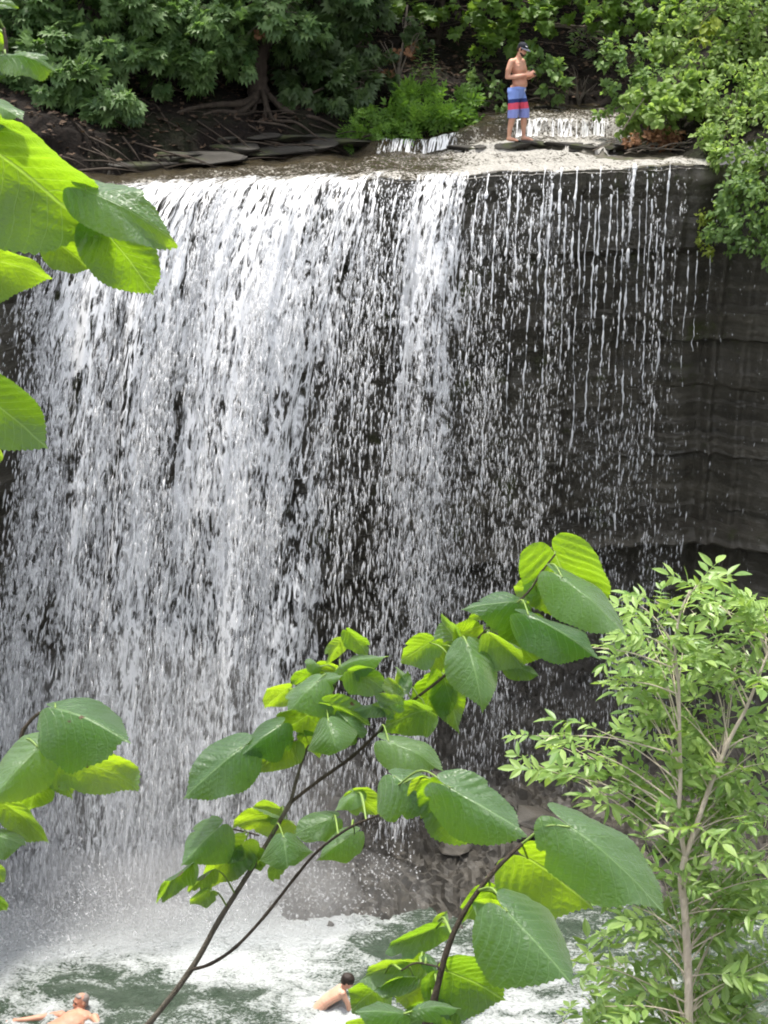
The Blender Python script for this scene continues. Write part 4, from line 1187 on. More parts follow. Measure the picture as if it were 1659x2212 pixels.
# ================================================================== people
def mat_skin(name, c, red):
    t = NT(name)
    v = t.coord('Object')
    n = t.noise(v, 5, 4)
    col = t.mix(t.ramp(n, [(.4, 0.0), (.7, 1.0)]), c, red)
    b = t.bsdf(col, 0.5, 0.4, t.bump(t.noise(v, 60, 2), 0.08, 0.01), Subsurface_Weight=0.12, Subsurface_Scale=0.02)
    return t.done(b)
M['skin'] = mat_skin('tanned_skin', (0.56, 0.31, 0.21), (0.50, 0.23, 0.155))
M['skin2'] = mat_skin('sunburnt_skin', (0.50, 0.27, 0.18), (0.46, 0.19, 0.13))
M['skin3'] = mat_skin('boy_skin', (0.62, 0.36, 0.26), (0.56, 0.30, 0.20))
def flat_mat(name, c, rough=.7, spec=.3, n_amt=.25, scale=30):
    t = NT(name)
    n = t.noise(t.coord('Object'), scale, 3)
    return t.done(t.bsdf(t.mix(t.math('MULTIPLY', n, n_amt), c, tuple(x * .45 for x in c)), rough, spec, t.bump(n, .25, .01)))
M['hair_dark'] = flat_mat('dark_hair', (0.03, 0.02, 0.015), .6, .4, .6, 90)
M['hair_grey'] = flat_mat('grey_hair', (0.26, 0.22, 0.20), .6, .4, .5, 90)
M['cap'] = flat_mat('black_cap_cloth', (0.018, 0.02, 0.028), .8, .2)
M['brim'] = flat_mat('grey_brim_cloth', (0.16, 0.17, 0.21), .8, .2)
M['white_print'] = flat_mat('white_print', (0.75, 0.75, 0.75), .7, .2, .1)
M['navy'] = flat_mat('navy_cloth', (0.02, 0.025, 0.07), .7, .3)
M['phone'] = flat_mat('black_phone', (0.012, 0.012, 0.014), .2, .5, .05)
M['eye'] = flat_mat('dark_eye', (0.02, 0.012, 0.01), .3, .5, .0)
M['lips'] = flat_mat('lips', (0.36, 0.13, 0.10), .5, .4, .1)

def blobs_mesh(name, ells, chains, voxel=.009, smooth=5, cut=None):
    """ells: (centre, radii[, Euler]); chains: [(point, radius), ...] -> one continuous surface"""
    bm = bmesh.new()
    def sph(c, r, rot=None):
        mat = Matrix.Translation(Vector(c)) @ (rot.to_4x4() if rot is not None else Matrix.Identity(4)) @ Matrix.Diagonal((*r, 1))
        bmesh.ops.create_icosphere(bm, subdivisions=2, radius=1, matrix=mat)
    for e in ells:
        sph(e[0], e[1], e[2] if len(e) > 2 else None)
    for ch in chains:
        for (p, r), (q, s) in zip(ch[:-1], ch[1:]):
            p, q = Vector(p), Vector(q)
            n = max(2, int((q - p).length / (min(r, s) * .45)) + 1)
            for k in range(n + 1):
                f = k / n
                rad = r + (s - r) * f
                sph(p.lerp(q, f), (rad, rad, rad))
    me = bpy.data.meshes.new(name); bm.to_mesh(me); bm.free()
    tmp = bpy.data.objects.new('tmp', me); COL.objects.link(tmp)
    m = tmp.modifiers.new('r', 'REMESH'); m.mode = 'VOXEL'; m.voxel_size = voxel
    if smooth:
        m = tmp.modifiers.new('s', 'SMOOTH'); m.factor = .5; m.iterations = smooth
    dg = bpy.context.evaluated_depsgraph_get()
    out = bpy.data.meshes.new_from_object(tmp.evaluated_get(dg))
    bpy.data.objects.remove(tmp)
    if cut:
        bm = bmesh.new(); bm.from_mesh(out)
        for co, no in cut:
            bmesh.ops.bisect_plane(bm, geom=bm.verts[:] + bm.edges[:] + bm.faces[:], plane_co=co, plane_no=no, clear_outer=True)
        bm.to_mesh(out); bm.free()
    out.name = name
    out.polygons.foreach_set('use_smooth', [True] * len(out.polygons))
    return out

def head_parts(centre, rot, s=1.0):
    """head ellipsoids in world space; local x = face direction, z = up"""
    c = Vector(centre)
    def L(p): return c + rot @ (Vector(p) * s)
    def e(p, r): return (L(p), tuple(k * s for k in r), rot)
    els = [e((-.005, 0, .03), (.098, .076, .095)), e((.03, 0, -.03), (.066, .060, .085)), e((.045, 0, -.085), (.040, .040, .035)),
           e((.086, 0, -.012), (.020, .013, .030)), e((.100, 0, -.026), (.014, .015, .012)), e((.075, 0, .028), (.022, .055, .012)),
           e((.082, 0, -.062), (.012, .024, .012)), e((-.005, .077, -.005), (.020, .010, .032)), e((-.005, -.077, -.005), (.020, .010, .032)),
           e((.062, .036, -.022), (.024, .022, .022)), e((.062, -.036, -.022), (.024, .022, .022))]
    return els, L

def face_bits(L, rot, parent, s=1.0):
    for sy in (-1, 1):
        me = blobs_mesh('eye', [(L((.084, sy * .031, .008)), (.011 * s, .018 * s, .009 * s), rot)], [], .004, 1)
        to_parent(obj('eye', me, M['eye']), parent)
        me = blobs_mesh('eyebrow', [(L((.090, sy * .034, .026)), (.008 * s, .020 * s, .006 * s), rot)], [], .004, 1)
        to_parent(obj('eyebrow', me, M['eye']), parent)
    me = blobs_mesh('mouth', [(L((.094, 0, -.064)), (.006 * s, .022 * s, .006 * s), rot)], [], .004, 1)
    to_parent(obj('mouth', me, M['lips']), parent)

def fingers(wrist, hand_dir, side_dir, down, r=.0085, s=1.0, curl=.6):
    """palm + five fingers; hand_dir towards fingertips, side_dir towards the thumb, down = palm normal (curl direction)"""
    w, h, t, d = Vector(wrist), Vector(hand_dir).normalized(), Vector(side_dir).normalized(), Vector(down).normalized()
    ells, ch = [], []
    for k, (o, l) in enumerate(((.030, .072), (.010, .082), (-.011, .076), (-.030, .060))):
        b = w + h * .085 * s + t * o * s
        p1 = b + (h * math.cos(curl * .5) + d * math.sin(curl * .5)) * l * .45 * s
        p2 = p1 + (h * math.cos(curl * 1.4) + d * math.sin(curl * 1.4)) * l * .32 * s
        p3 = p2 + (h * math.cos(curl * 2.2) + d * math.sin(curl * 2.2)) * l * .25 * s
        ch.append([(w + h * .02 * s + t * o * .6 * s, .014 * s), (b, .0105 * s), (p1, .0095 * s), (p2, .0085 * s), (p3, .0075 * s)])
    tb = w + h * .025 * s + t * .028 * s
    p1 = tb + (h * .6 + t * .8).normalized() * .035 * s
    p2 = p1 + (h * .9 + t * .25 + d * .3).normalized() * .030 * s
    ch.append([(tb, .014 * s), (p1, .011 * s), (p2, .009 * s)])
    ells.append((w + h * .05 * s, (.016 * s, .016 * s, .016 * s)))
    return ells, ch

# ---- the standing man
feet = at_y(1114, 304, 27.62)
feet.z = float(riverZ(np.array(feet.x), np.array(feet.y))) + .03
man = empty('person', feet, R(-34))
man.scale = (.95, .95, .95)
tag(man, 'shirtless person in black cap and striped blue board shorts looking at a phone', 'person')
hr = Matrix.Rotation(R(24), 3, 'Y')
hel, HL = head_parts((.085, 0, 1.655), hr)
le1, lc1 = fingers((.235, -.105, 1.205), (.85, .45, .28), (-.2, .35, .9), (-.25, .85, .3), curl=.55)
le2, lc2 = fingers((.265, .135, 1.185), (.72, -.60, .30), (-.2, -.3, .9), (-.3, -.85, .3), curl=.55)
ells = hel + [((.0, 0, 1.34), (.135, .182, .17)), ((.035, 0, 1.30), (.115, .165, .12)), ((.045, 0, 1.14), (.135, .172, .15)), ((.06, 0, 1.05), (.138, .172, .12)), ((.0, 0, .95), (.13, .165, .12)),
              ((-.06, 0, .88), (.09, .14, .10)), ((-.02, 0, 1.455), (.075, .17, .06)), ((.06, .075, 1.355), (.06, .075, .055)), ((.06, -.075, 1.355), (.06, .075, .055)),
              ((-.02, -.185, 1.435), (.065, .062, .070)), ((-.02, .185, 1.435), (.065, .062, .070)),
              ((-.05, -.155, .045), (.06, .045, .05)), ((.10, .14, .045), (.06, .045, .05))]
chains = [[((-.01, 0, 1.45), .068), ((.035, 0, 1.53), .060), ((.06, 0, 1.60), .060)],
          [((-.02, -.205, 1.43), .064), ((-.045, -.255, 1.30), .058), ((-.07, -.265, 1.165), .043), ((.02, -.23, 1.165), .045), ((.13, -.165, 1.185), .037), ((.235, -.105, 1.205), .026)],
          [((-.02, .205, 1.43), .064), ((.0, .265, 1.29), .058), ((.01, .275, 1.15), .043), ((.10, .24, 1.15), .045), ((.19, .185, 1.17), .036), ((.265, .135, 1.185), .026)],
          [((-.01, -.10, .90), .105), ((.01, -.125, .70), .088), ((.02, -.14, .50), .062), ((-.02, -.148, .36), .062), ((-.05, -.152, .22), .048), ((-.06, -.155, .09), .036)],
          [((-.01, .10, .90), .105), ((.05, .125, .70), .088), ((.09, .14, .50), .062), ((.085, .142, .36), .062), ((.085, .142, .22), .048), ((.09, .14, .09), .036)],
          [((-.075, -.155, .035), .034), ((.03, -.165, .035), .036), ((.115, -.172, .02), .026)],
          [((.07, .14, .035), .034), ((.17, .15, .035), .036), ((.255, .158, .02), .026)]] + lc1 + lc2
ells += le1 + le2
for k in range(5):                                  # toes
    for (bx, by) in ((.115, -.172), (.255, .158)):
        chains.append([((bx - .01, by + (k - 2) * .017, .016), .012), ((bx + .035 - abs(k - 1) * .006, by + (k - 2) * .019, .012), .010)])
def part_of(name, me, mat, p):
    o = obj(name, me, mat, p)
    return o
part_of('body', blobs_mesh('body', ells, chains, .0075, 5), M['skin'], man)
def facebits_local(L, rot, p):
    for sy in (-1, 1):
        part_of('eye', blobs_mesh('eye', [(L((.084, sy * .031, .008)), (.009, .014, .006), rot)], [], .004, 1), M['eye'], p)
    part_of('mouth', blobs_mesh('mouth', [(L((.094, 0, -.064)), (.006, .022, .006), rot)], [], .004, 1), M['lips'], p)
facebits_local(HL, hr, man)
part_of('beard', blobs_mesh('beard', [(HL((.052, 0, -.083)), (.042, .048, .034), hr), (HL((.03, 0, -.06)), (.055, .066, .032), hr), (HL((.090, 0, -.050)), (.010, .026, .006), hr)], [], .007, 3), M['hair_dark'], man)
part_of('hair', blobs_mesh('hair', [(HL((-.035, 0, .02)), (.080, .081, .07), hr), (HL((-.055, 0, -.025)), (.05, .066, .05), hr), (HL((.022, .068, .012)), (.018, .014, .03), hr), (HL((.022, -.068, .012)), (.018, .014, .03), hr)], [], .007, 3), M['hair_dark'], man)
cap_o = part_of('cap', blobs_mesh('cap', [(HL((-.003, 0, .055)), (.110, .088, .088), hr)], [], .007, 4, [(HL((0, 0, .048)), hr @ Vector((0, 0, -1)))]), M['cap'], man)
def brim():
    V, F = [], []
    n = 12
    for lay in (0, .006):
        for i in range(n + 1):
            a = R(-80 + 160 * i / n)
            for q in (0, 1):
                rx, ry = (.098 + q * .085 * math.cos(a) ** .5 if q else .098), (.082 + q * .012)
                x, y = rx * math.cos(a), ry * math.sin(a)
                V.append(HL((x, y, .052 + lay - q * .018 - .05 * y * y * 8 * q)))
    m = (n + 1) * 2
    for i in range(n):
        b = i * 2
        F += [(b, b + 1, b + 3, b + 2), (m + b, m + b + 2, m + b + 3, m + b + 1), (b + 1, m + b + 1, m + b + 3, b + 3)]
    return pymesh('brim', V, F)
part_of('brim', brim(), M['brim'], cap_o)
part_of('logo', blobs_mesh('logo', [(HL((.088, -.055, .098)), (.016, .012, .010), hr), (HL((.097, -.035, .092)), (.010, .014, .008), hr)], [], .004, 2), M['white_print'], cap_o)

def mat_shorts():
    t = NT('striped_board_shorts')
    v = t.coord('Object')
    sp = t.n('ShaderNodeSeparateXYZ'); t.l(v, sp.inputs[0])
    n = t.noise(v, 14, 3)
    z = t.math('ADD', sp.outputs[2], t.math('MULTIPLY', t.math('SUBTRACT', n, .5), .012))
    z = t.math('ADD', z, t.math('MULTIPLY', sp.outputs[0], -.12))
    col = t.ramp(z, [(0.0, (0.25, 0.29, 0.62)), (.575, (.74, .07, .10)), (.695, (.014, .025, .12)), (.765, (.22, .32, .70))], 'CONSTANT')
    return t.done(t.bsdf(t.mix(t.math('MULTIPLY', n, .3), col, (.10, .13, .32)), .75, .2, t.bump(t.noise(t.coord('Object', (1, 1, .25)), 26, 4), .8, .03)))
M['shorts'] = mat_shorts()
sh = blobs_mesh('board_shorts', [((.005, 0, .96), (.168, .200, .10)), ((-.02, 0, .90), (.168, .202, .13)), ((-.03, 0, .82), (.15, .19, .10))],
                [[((-.015, -.095, .88), .120), ((.005, -.125, .70), .112), ((.01, -.140, .55), .108), ((.0, -.148, .40), .104)],
                 [((-.01, .095, .88), .120), ((.045, .125, .70), .112), ((.085, .140, .55), .108), ((.085, .145, .40), .104)]], .009, 4,
                [((0, 0, .425), (0, 0, -1)), ((0, 0, .985), (-.12, 0, 1))])
for v in sh.vertices:                                # folds of the cloth
    f = float(fbm(v.co.x * 9, v.co.y * 9, v.co.z * 4, 77, 3)) - .5
    d = Vector((v.co.x, v.co.y, 0))
    v.co += d.normalized() * f * .03
so = part_of('board_shorts', sh, M['shorts'], man)
wb = blobs_mesh('waistband', [((.004, 0, .972), (.148, .186, .03))], [], .008, 2)
part_of('drawstring', blobs_mesh('drawstring', [], [[((.176, -.01, .95), .006), ((.174, -.02, .90), .005)], [((.176, .012, .95), .006), ((.174, .02, .91), .005)]], .004, 1), M['white_print'], so)

# the phone in his hands
def phone():
    bm = bmesh.new()
    bmesh.ops.create_cube(bm, size=1, matrix=Matrix.Diagonal((.009, .074, .150, 1)))
    bmesh.ops.bevel(bm, geom=bm.edges[:], offset=.004, segments=2, affect='EDGES')
    me = bpy.data.meshes.new('phone'); bm.to_mesh(me); bm.free()
    o = obj('phone', me, M['phone'])
    o.matrix_world = man.matrix_basis @ Matrix.Translation((.335, .01, 1.262)) @ Matrix.Rotation(R(-35), 4, 'Y')
    tag(o, 'dark phone held in both hands by the standing person', 'phone')
    sc = bmesh.new(); bmesh.ops.create_cube(sc, size=1, matrix=Matrix.Diagonal((.002, .066, .140, 1)))
    m2 = bpy.data.meshes.new('screen'); sc.to_mesh(m2); sc.free()
    s = obj('screen', m2, M['eye'], o); s.location = (-.0052, 0, 0)
phone()

# ---- the man floating on his back at the lower left
def Pz(px, py, z): return at_z(px, py, z)
hc = Pz(176, 2184, .0) + Vector((0, 0, .15))
fdir = Vector((-.80, -.52, .12)).normalized()
zup = (Vector((.22, .25, 1))).normalized()
yy = zup.cross(fdir).normalized(); zz = fdir.cross(yy).normalized()
rot1 = Matrix((fdir, yy, zz)).transposed()
hel1, HL1 = head_parts(hc, rot1, 1.12)
fl = empty('person', (hc.x, hc.y, 0))
tag(fl, 'grey haired bare chested person floating on back in the pool with arms spread', 'person')
shl, shr = Pz(132, 2192, .045), Pz(204, 2198, .045)
nk = hc + Vector((-.02, -.07, -.09))
chest = Pz(154, 2208, .05); belly = Pz(118, 2226, .0); pel = Pz(92, 2246, -.10)
ex, cx = [], []
hl_, hc_ = fingers(Pz(36, 2204, .02), (-1, -.05, 0), (0, 1, .1), (0, 0, -1), curl=.2)
ex = hel1 + [((shl + shr) / 2, (.21, .13, .085)), (chest, (.20, .18, .12)), (chest.lerp(belly, .5), (.185, .18, .115)), (belly, (.18, .18, .11)), (pel, (.16, .16, .10)), (shl, (.07, .07, .06)), (shr, (.07, .07, .06))] + hl_
cx = [[(hc + Vector((.01, 0, -.06)), .062), (nk, .062), ((shl + shr) / 2 + Vector((0, 0, .02)), .07)],
      [(shl, .062), (Pz(88, 2198, .0), .050), (Pz(62, 2202, .01), .043), (Pz(36, 2204, .02), .03)],
      [(shr, .062), (Pz(214, 2216, .02), .048), (Pz(222, 2240, -.02), .038), (Pz(222, 2262, -.03), .028)],
      [(pel, .11), (Pz(66, 2232, .05), .085), (Pz(52, 2262, -.05), .062)],
      [(pel, .11), (Pz(40, 2262, .0), .085), (Pz(10, 2280, -.06), .06)]] + hc_
to_parent(obj('body', blobs_mesh('body', ex, cx, .009, 5), M['skin2']), fl)
face_bits(HL1, rot1, fl, 1.12)
to_parent(obj('hair', blobs_mesh('hair', [(HL1((-.030, 0, .040)), (.098, .085, .088), rot1), (HL1((-.05, 0, -.02)), (.060, .082, .055), rot1), (HL1((-.002, 0, .05)), (.06, .084, .05), rot1), (HL1((.028, 0, .085)), (.055, .070, .034), rot1)], [], .008, 3), M['hair_grey']), fl)
to_parent(obj('swim_trunks', blobs_mesh('swim_trunks', [(pel, (.175, .175, .115))], [[(pel, .125), (Pz(72, 2236, .025), .102)], [(pel, .125), (Pz(58, 2256, -.02), .102)]], .01, 3), M['navy']), fl)

# ---- the boy bending forward in the water
Yb = at_z(690, 2170, 0).y
def B(px, py, dy=0): return at_y(px + 2, py + 8, Yb + dy)
hb = B(749, 2112)
fd = Vector((.90, -.10, -.42)).normalized(); zu = Vector((.42, .0, .9)).normalized()
yb = zu.cross(fd).normalized(); zb_ = fd.cross(yb).normalized()
rot2 = Matrix((fd, yb, zb_)).transposed()
hel2, HL2 = head_parts(hb, rot2, .90)
boy = empty('person', (B(690, 2170).x, Yb, 0))
tag(boy, 'dark haired bare backed boy bending forward in the water beside the leaves', 'person')
s1, s2 = B(738, 2138, -.13), B(738, 2136, .13)
sp_ = [B(735, 2134), B(720, 2144), B(704, 2156), B(690, 2170), B(680, 2190)]
be = hel2 + [(s1, (.052, .052, .052)), (s2, (.052, .052, .052))]
for k in range(13):
    f_ = k / 12.0
    q_ = [(734, 2134), (719, 2143), (702, 2154), (686, 2170), (676, 2190)]
    u_ = min(3.999, f_ * 4); a_ = int(u_); w_ = u_ - a_
    be.append((B(q_[a_][0] * (1 - w_) + q_[a_ + 1][0] * w_, q_[a_][1] * (1 - w_) + q_[a_ + 1][1] * w_), (.088, .15 - .025 * math.sin(f_ * 2.6), .088)))
f1, g1 = fingers(B(757, 2208, -.15), (.35, 0, -1), (.3, 1, 0), (-1, 0, 0), s=.8, curl=.4)
bc = [[(hb + Vector((-.02, 0, -.04)), .050), (B(735, 2132), .052), (B(728, 2140), .07)],
      [(s1, .045), (B(750, 2162, -.15), .038), (B(753, 2178, -.15), .034), (B(757, 2206, -.15), .024)],
      [(s2, .045), (B(752, 2160, .15), .038), (B(758, 2176, .15), .034), (B(764, 2204, .15), .024)],
      [(B(686, 2192, -.07), .085), (B(700, 2240, -.08), .065), (B(690, 2300, -.08), .05)], [(B(686, 2192, .07), .085), (B(700, 2240, .08), .065), (B(690, 2300, .08), .05)]] + g1
to_parent(obj('body', blobs_mesh('body', be + f1, bc, .008, 5), M['skin3']), boy)
face_bits(HL2, rot2, boy, .9)
to_parent(obj('hair', blobs_mesh('hair', [(HL2((-.015, 0, .045)), (.106, .086, .092), rot2), (HL2((-.045, 0, -.01)), (.065, .076, .06), rot2)], [], .008, 3), M['hair_dark']), boy)
to_parent(obj('swim_trunks', blobs_mesh('swim_trunks', [(B(684, 2194), (.125, .155, .12))], [], .01, 2), M['navy']), boy)
# ================================================================== near linden branches
def mat_linden():
    t = NT('linden_leaf')
    uv = t.n('ShaderNodeUVMap')
    sp = t.n('ShaderNodeSeparateXYZ'); t.l(uv.outputs[0], sp.inputs[0])
    ax = t.math('ABSOLUTE', sp.outputs[0]); y = sp.outputs[1]
    mid = t.ramp(ax, [(0.006, 1.0), (0.020, 0.0)])
    n0 = t.noise(uv.outputs[0], 2.5, 2, .5)
    q = t.math('ADD', t.math('SUBTRACT', y, t.math('MULTIPLY', ax, 0.85)), t.math('ADD', t.math('MULTIPLY', t.math('MULTIPLY', ax, ax), 0.55), t.math('MULTIPLY', t.math('SUBTRACT', n0, .5), .16)))
    fr = t.math('ABSOLUTE', t.math('SUBTRACT', t.math('FRACT', t.math('MULTIPLY', q, 7.0)), 0.5))
    lat = t.math('MULTIPLY', t.ramp(fr, [(0.010, 1.0), (0.055, 0.0)]), t.ramp(ax, [(0.05, 1.0), (0.5, 0.35)]))
    q2 = t.math('ADD', y, t.math('MULTIPLY', ax, 1.6))
    fr2 = t.math('ABSOLUTE', t.math('SUBTRACT', t.math('FRACT', t.math('MULTIPLY', q2, 17.0)), 0.5))
    ter = t.math('MULTIPLY', t.ramp(fr2, [(0.02, 1.0), (0.12, 0.0)]), 0.10)
    vein = t.math('MAXIMUM', t.math('MAXIMUM', mid, t.math('MULTIPLY', lat, 0.75)), ter)
    oc = t.coord('Object')
    n1 = t.noise(oc, 26, 4, 0.6); n2 = t.noise(oc, 220, 3, 0.6)
    r = t.attr('rnd')
    top = t.mix(r, (0.045, 0.095, 0.044), (0.105, 0.175, 0.085))
    top = t.mix(t.math('MULTIPLY', n1, 0.35), top, (0.03, 0.085, 0.02))
    col = t.mix(t.math('MULTIPLY', vein, 0.70), top, (0.19, 0.31, 0.13))
    tc = t.mix(r, (0.32, 0.58, 0.006), (0.56, 0.80, 0.018))
    tc = t.mix(t.math('MULTIPLY', n1, 0.30), tc, (0.16, 0.36, 0.01))
    tc = t.mix(t.math('MULTIPLY', vein, 0.40), tc, (0.60, 0.78, 0.18))
    # brown nibbled spots
    spot = t.ramp(t.noise(oc, 38, 2, 0.5), [(0.695, 0.0), (0.72, 1.0)])
    col = t.mix(spot, col, (0.10, 0.06, 0.02)); tc = t.mix(spot, tc, (0.15, 0.09, 0.02))
    wr = t.voro(t.coord('Object'), 170, 'DISTANCE_TO_EDGE')
    h = t.math('ADD', t.math('ADD', t.math('MULTIPLY', vein, -0.45), t.math('MULTIPLY', wr, 0.5)), t.math('ADD', t.math('MULTIPLY', n2, 0.4), t.math('MULTIPLY', n1, 0.5)))
    bp = t.bump(h, 0.55, 0.0035)
    b = t.bsdf(col, 0.34, 0.6, bp, Sheen_Weight=0.30, Sheen_Roughness=0.4)
    tr = t.n('ShaderNodeBsdfTranslucent'); t.l(tc, tr.inputs[0]); t.l(bp, tr.inputs['Normal'])
    return t.done(t.mixs(0.45, b, tr.outputs[0]))
M['linden'] = mat_linden()
t_ = NT('green_petiole'); M['petiole'] = t_.done(t_.bsdf((0.16, 0.24, 0.05), .5, .4))

_phi = np.array([0, 4, 9, 16, 27, 42, 60, 80, 100, 120, 140, 155, 166, 174])
_rad = np.array([1.0, .955, .93, .912, .89, .845, .775, .685, .585, .47, .36, .285, .21, .11])
def leaf_mesh(L, wid, fold, kappa, curl, seed, ripple=1.0):
    r = random.Random(seed)
    nph, nr = 137, 9
    ph = np.linspace(-174, 174, nph)
    rad = np.interp(np.abs(ph), _phi, _rad) * (1 + 0.07 * np.where(ph > 0, 1, -1) * r.uniform(-1, 1))
    rad = rad * (1 + 0.06 * (vnoise(ph / 24.0 + seed, 0, 0, seed) - .5) * 2)
    tooth = np.where(np.arange(nph) % 2 == 0, 1.011, 0.984)
    for k in range(r.choice([0, 0, 1, 2])):           # chewed notches
        c0 = r.uniform(-130, 130); rad = rad * (1 - r.uniform(.08, .22) * np.exp(-((ph - c0) / r.uniform(3, 8)) ** 2))
    q = np.linspace(0, 1, nr + 1)[1:] ** 0.85
    PH, Qq = np.meshgrid(ph, q, indexing='ij')
    RR = rad[:, None] * Qq * np.where(Qq > .999, tooth[:, None], 1.0)
    wid = wid * 0.76
    x = RR * np.sin(np.radians(PH)) * wid
    y = RR * np.cos(np.radians(PH))
    ax = np.abs(x)
    z = fold * ax * (1 + .5 * ax) - curl * ax ** 2 * 1.6
    z = z + ripple * 0.007 * (.3 + 1.4 * vnoise(x * 4, y * 4, 2.0, seed)) * np.cos(2 * math.pi * 7.0 * (y - .85 * ax + .55 * ax * ax)) * np.clip(ax * 9, 0, 1)
    z = z + 0.15 * (fbm(x * 2.2 + seed, y * 2.2, 0, seed + 1, 2) - .5) * ripple * np.clip(RR * 2.5, 0, 1) + 0.11 * RR ** 2 * np.sin(np.radians(PH) * 3.5 + seed) + .03 * RR ** 3 * np.sin(np.radians(PH) * 9 + seed * 2)
    uv = np.stack([x / wid, y], -1)
    k = kappa if abs(kappa) > 1e-3 else 1e-3
    th = k * y
    y2 = np.sin(th) / k + z * np.sin(th)
    z2 = -(1 - np.cos(th)) / k + z * np.cos(th)
    tip = Vector((0, math.sin(k) / k, -(1 - math.cos(k)) / k))
    a = math.atan2(tip.z, tip.y)
    ca, sa = math.cos(-a), math.sin(-a)
    y3, z3 = y2 * ca - z2 * sa, y2 * sa + z2 * ca
    s = L / math.hypot(tip.y, tip.z)
    V = np.stack([x * s, y3 * s, z3 * s], -1)
    V = np.concatenate([np.zeros((1, 3)), V.reshape(-1, 3)])
    UV = np.concatenate([np.zeros((1, 2)), uv.reshape(-1, 2)])
    nV = nr
    F = []
    idx = lambda i, j: 1 + i * nV + j
    i = np.arange(nph - 1)
    tri = np.stack([np.zeros(nph - 1, int), idx(i + 1, 0), idx(i, 0), idx(i, 0)], 1)
    quads = []
    for j in range(nr - 1):
        quads.append(np.stack([idx(i, j), idx(i + 1, j), idx(i + 1, j + 1), idx(i, j + 1)], 1))
    tris = np.concatenate([tri[:, :3]] + [q_[:, [0, 1, 2]] for q_ in quads] + [q_[:, [0, 2, 3]] for q_ in quads])
    return mesh_np('leaf', V, tris, True, {'rnd': np.full(len(V), r.uniform(0, 1))}, UV)

class Sapling:
    def __init__(self, base, label, cat='sapling', name='linden_sapling'):
        self.e = empty(name, base); tag(self.e, label, cat)
        self.pts = []                               # (px, py, depth, Vector)
    def stem(self, path, r0, r1, mat, name='branch', sides=8):
        P = smooth_path([at_d(*p) for p in path], 5)
        pix = smooth_path([Vector(p) for p in path], 5)
        n = len(P)
        rr = random.Random(len(self.pts))
        rad = [.70 * (r0 + (r1 - r0) * i / (n - 1)) * (1 + (.16 if i % 5 == 0 and i else 0)) * rr.uniform(.96, 1.04) for i in range(n)]
        v, f = tube(P, rad, sides)
        to_parent(obj(name, pymesh(name, v, f), mat), self.e)
        self.pts += [(q.x, q.y, w) for q, w in zip(pix, P)]
    def leaf(self, bx, by, tx, ty, kind, d, wid=.95, fold=None, kappa=None, dd=None, roll=0, pet=True, seed=None):
        seed = seed or int(bx * 7 + by * 13 + tx * 3)
        r = random.Random(seed)
        tx, ty = bx + (tx - bx) * .93, by + (ty - by) * .93
        P0 = at_d(bx, by, d)
        L0 = (at_d(tx, ty, d) - P0).length
        if dd is None: dd = L0 * (-.25 if kind == 'T' else .35)
        P1 = at_d(tx, ty, d + dd)
        Yv = (P1 - P0); L = Yv.length; Yv.normalize()
        V = (CAM - P0).normalized(); up = Vector((0, 0, 1))
        tgt = (V * .85 + up * .55) if kind == 'T' else (-V * .85 + up * .5)
        N = (tgt - Yv * tgt.dot(Yv)).normalized()
        N = Quaternion(Yv, R(roll + r.uniform(-9, 9))) @ N
        X = Yv.cross(N)
        fold = (fold if fold is not None else r.uniform(-.30, .0)) * 1.3 - r.uniform(.0, .22)
        kappa = (kappa if kappa is not None else r.uniform(.2, .75)) * 1.3 + .1
        me = leaf_mesh(L, wid, fold, kappa, r.uniform(.25, .85), seed)
        o = obj('leaf', me, M['linden'])
        W = Matrix((X, Yv, N)).transposed().to_4x4(); W.translation = P0
        o.parent = self.e
        o.matrix_parent_inverse = Matrix.Translation(-Vector(self.e.location))
        o.matrix_basis = W
        if pet and self.pts:
            q = min(self.pts, key=lambda s: (s[0] - bx) ** 2 + (s[1] - by) ** 2)
            if math.hypot(q[0] - bx, q[1] - by) < 260:
                E = q[2]; D = (P0 - E)
                mid = E + D * .5 + Vector((0, 0, .18 * D.length))
                vv, ff = tube(smooth_path([E, mid, P0 + N * .0], 5), [.0013] * 6 + [.0010] * 5, 5)
            else:
                vv, ff = tube([P0 - Yv * .05 + N * .01, P0 - Yv * .02 + N * .004, P0], [.0017, .0015, .0013], 5)
            p = obj('petiole', pymesh('petiole', vv, ff), M['petiole'])
            p.parent = o
            p.matrix_parent_inverse = (Matrix.Translation(Vector(self.e.location)) @ o.matrix_parent_inverse @ W).inverted()
        return o

# ---- the sapling across the middle
sa = Sapling(at_d(120, 2420, 2.0), 'linden sapling with broad leaves reaching diagonally across the middle of the view')
sa.stem([(-40, 2700, 2.05), (120, 2440, 2.0), (310, 2225, 2.0), (412, 2095, 2.0), (475, 1985, 2.0), (560, 1850, 2.0), (628, 1733, 2.0)], .0068, .0042, M['linden_bark'], 'stem')
sa.stem([(628, 1733, 2.0), (690, 1685, 2.0), (760, 1635, 1.98), (830, 1570, 1.97), (890, 1515, 1.95), (960, 1460, 1.93), (1012, 1400, 1.9), (1075, 1338, 1.9), (1140, 1280, 1.9), (1170, 1235, 1.9), (1199, 1198, 1.9)], .0036, .0016, M['dark_twig'])
sa.stem([(628, 1733, 2.0), (642, 1680, 2.0), (660, 1625, 2.0), (700, 1550, 2.0), (725, 1480, 2.0), (738, 1410, 2.0), (752, 1370, 2.0)], .0036, .0014, M['linden_bark'])
sa.stem([(412, 2095, 2.0), (455, 2082, 1.98), (510, 2045, 1.95), (575, 1975, 1.92), (640, 1892, 1.9), (690, 1835, 1.85), (760, 1785, 1.8), (832, 1752, 1.75), (855, 1700, 1.72)], .0036, .0017, M['dark_twig'])
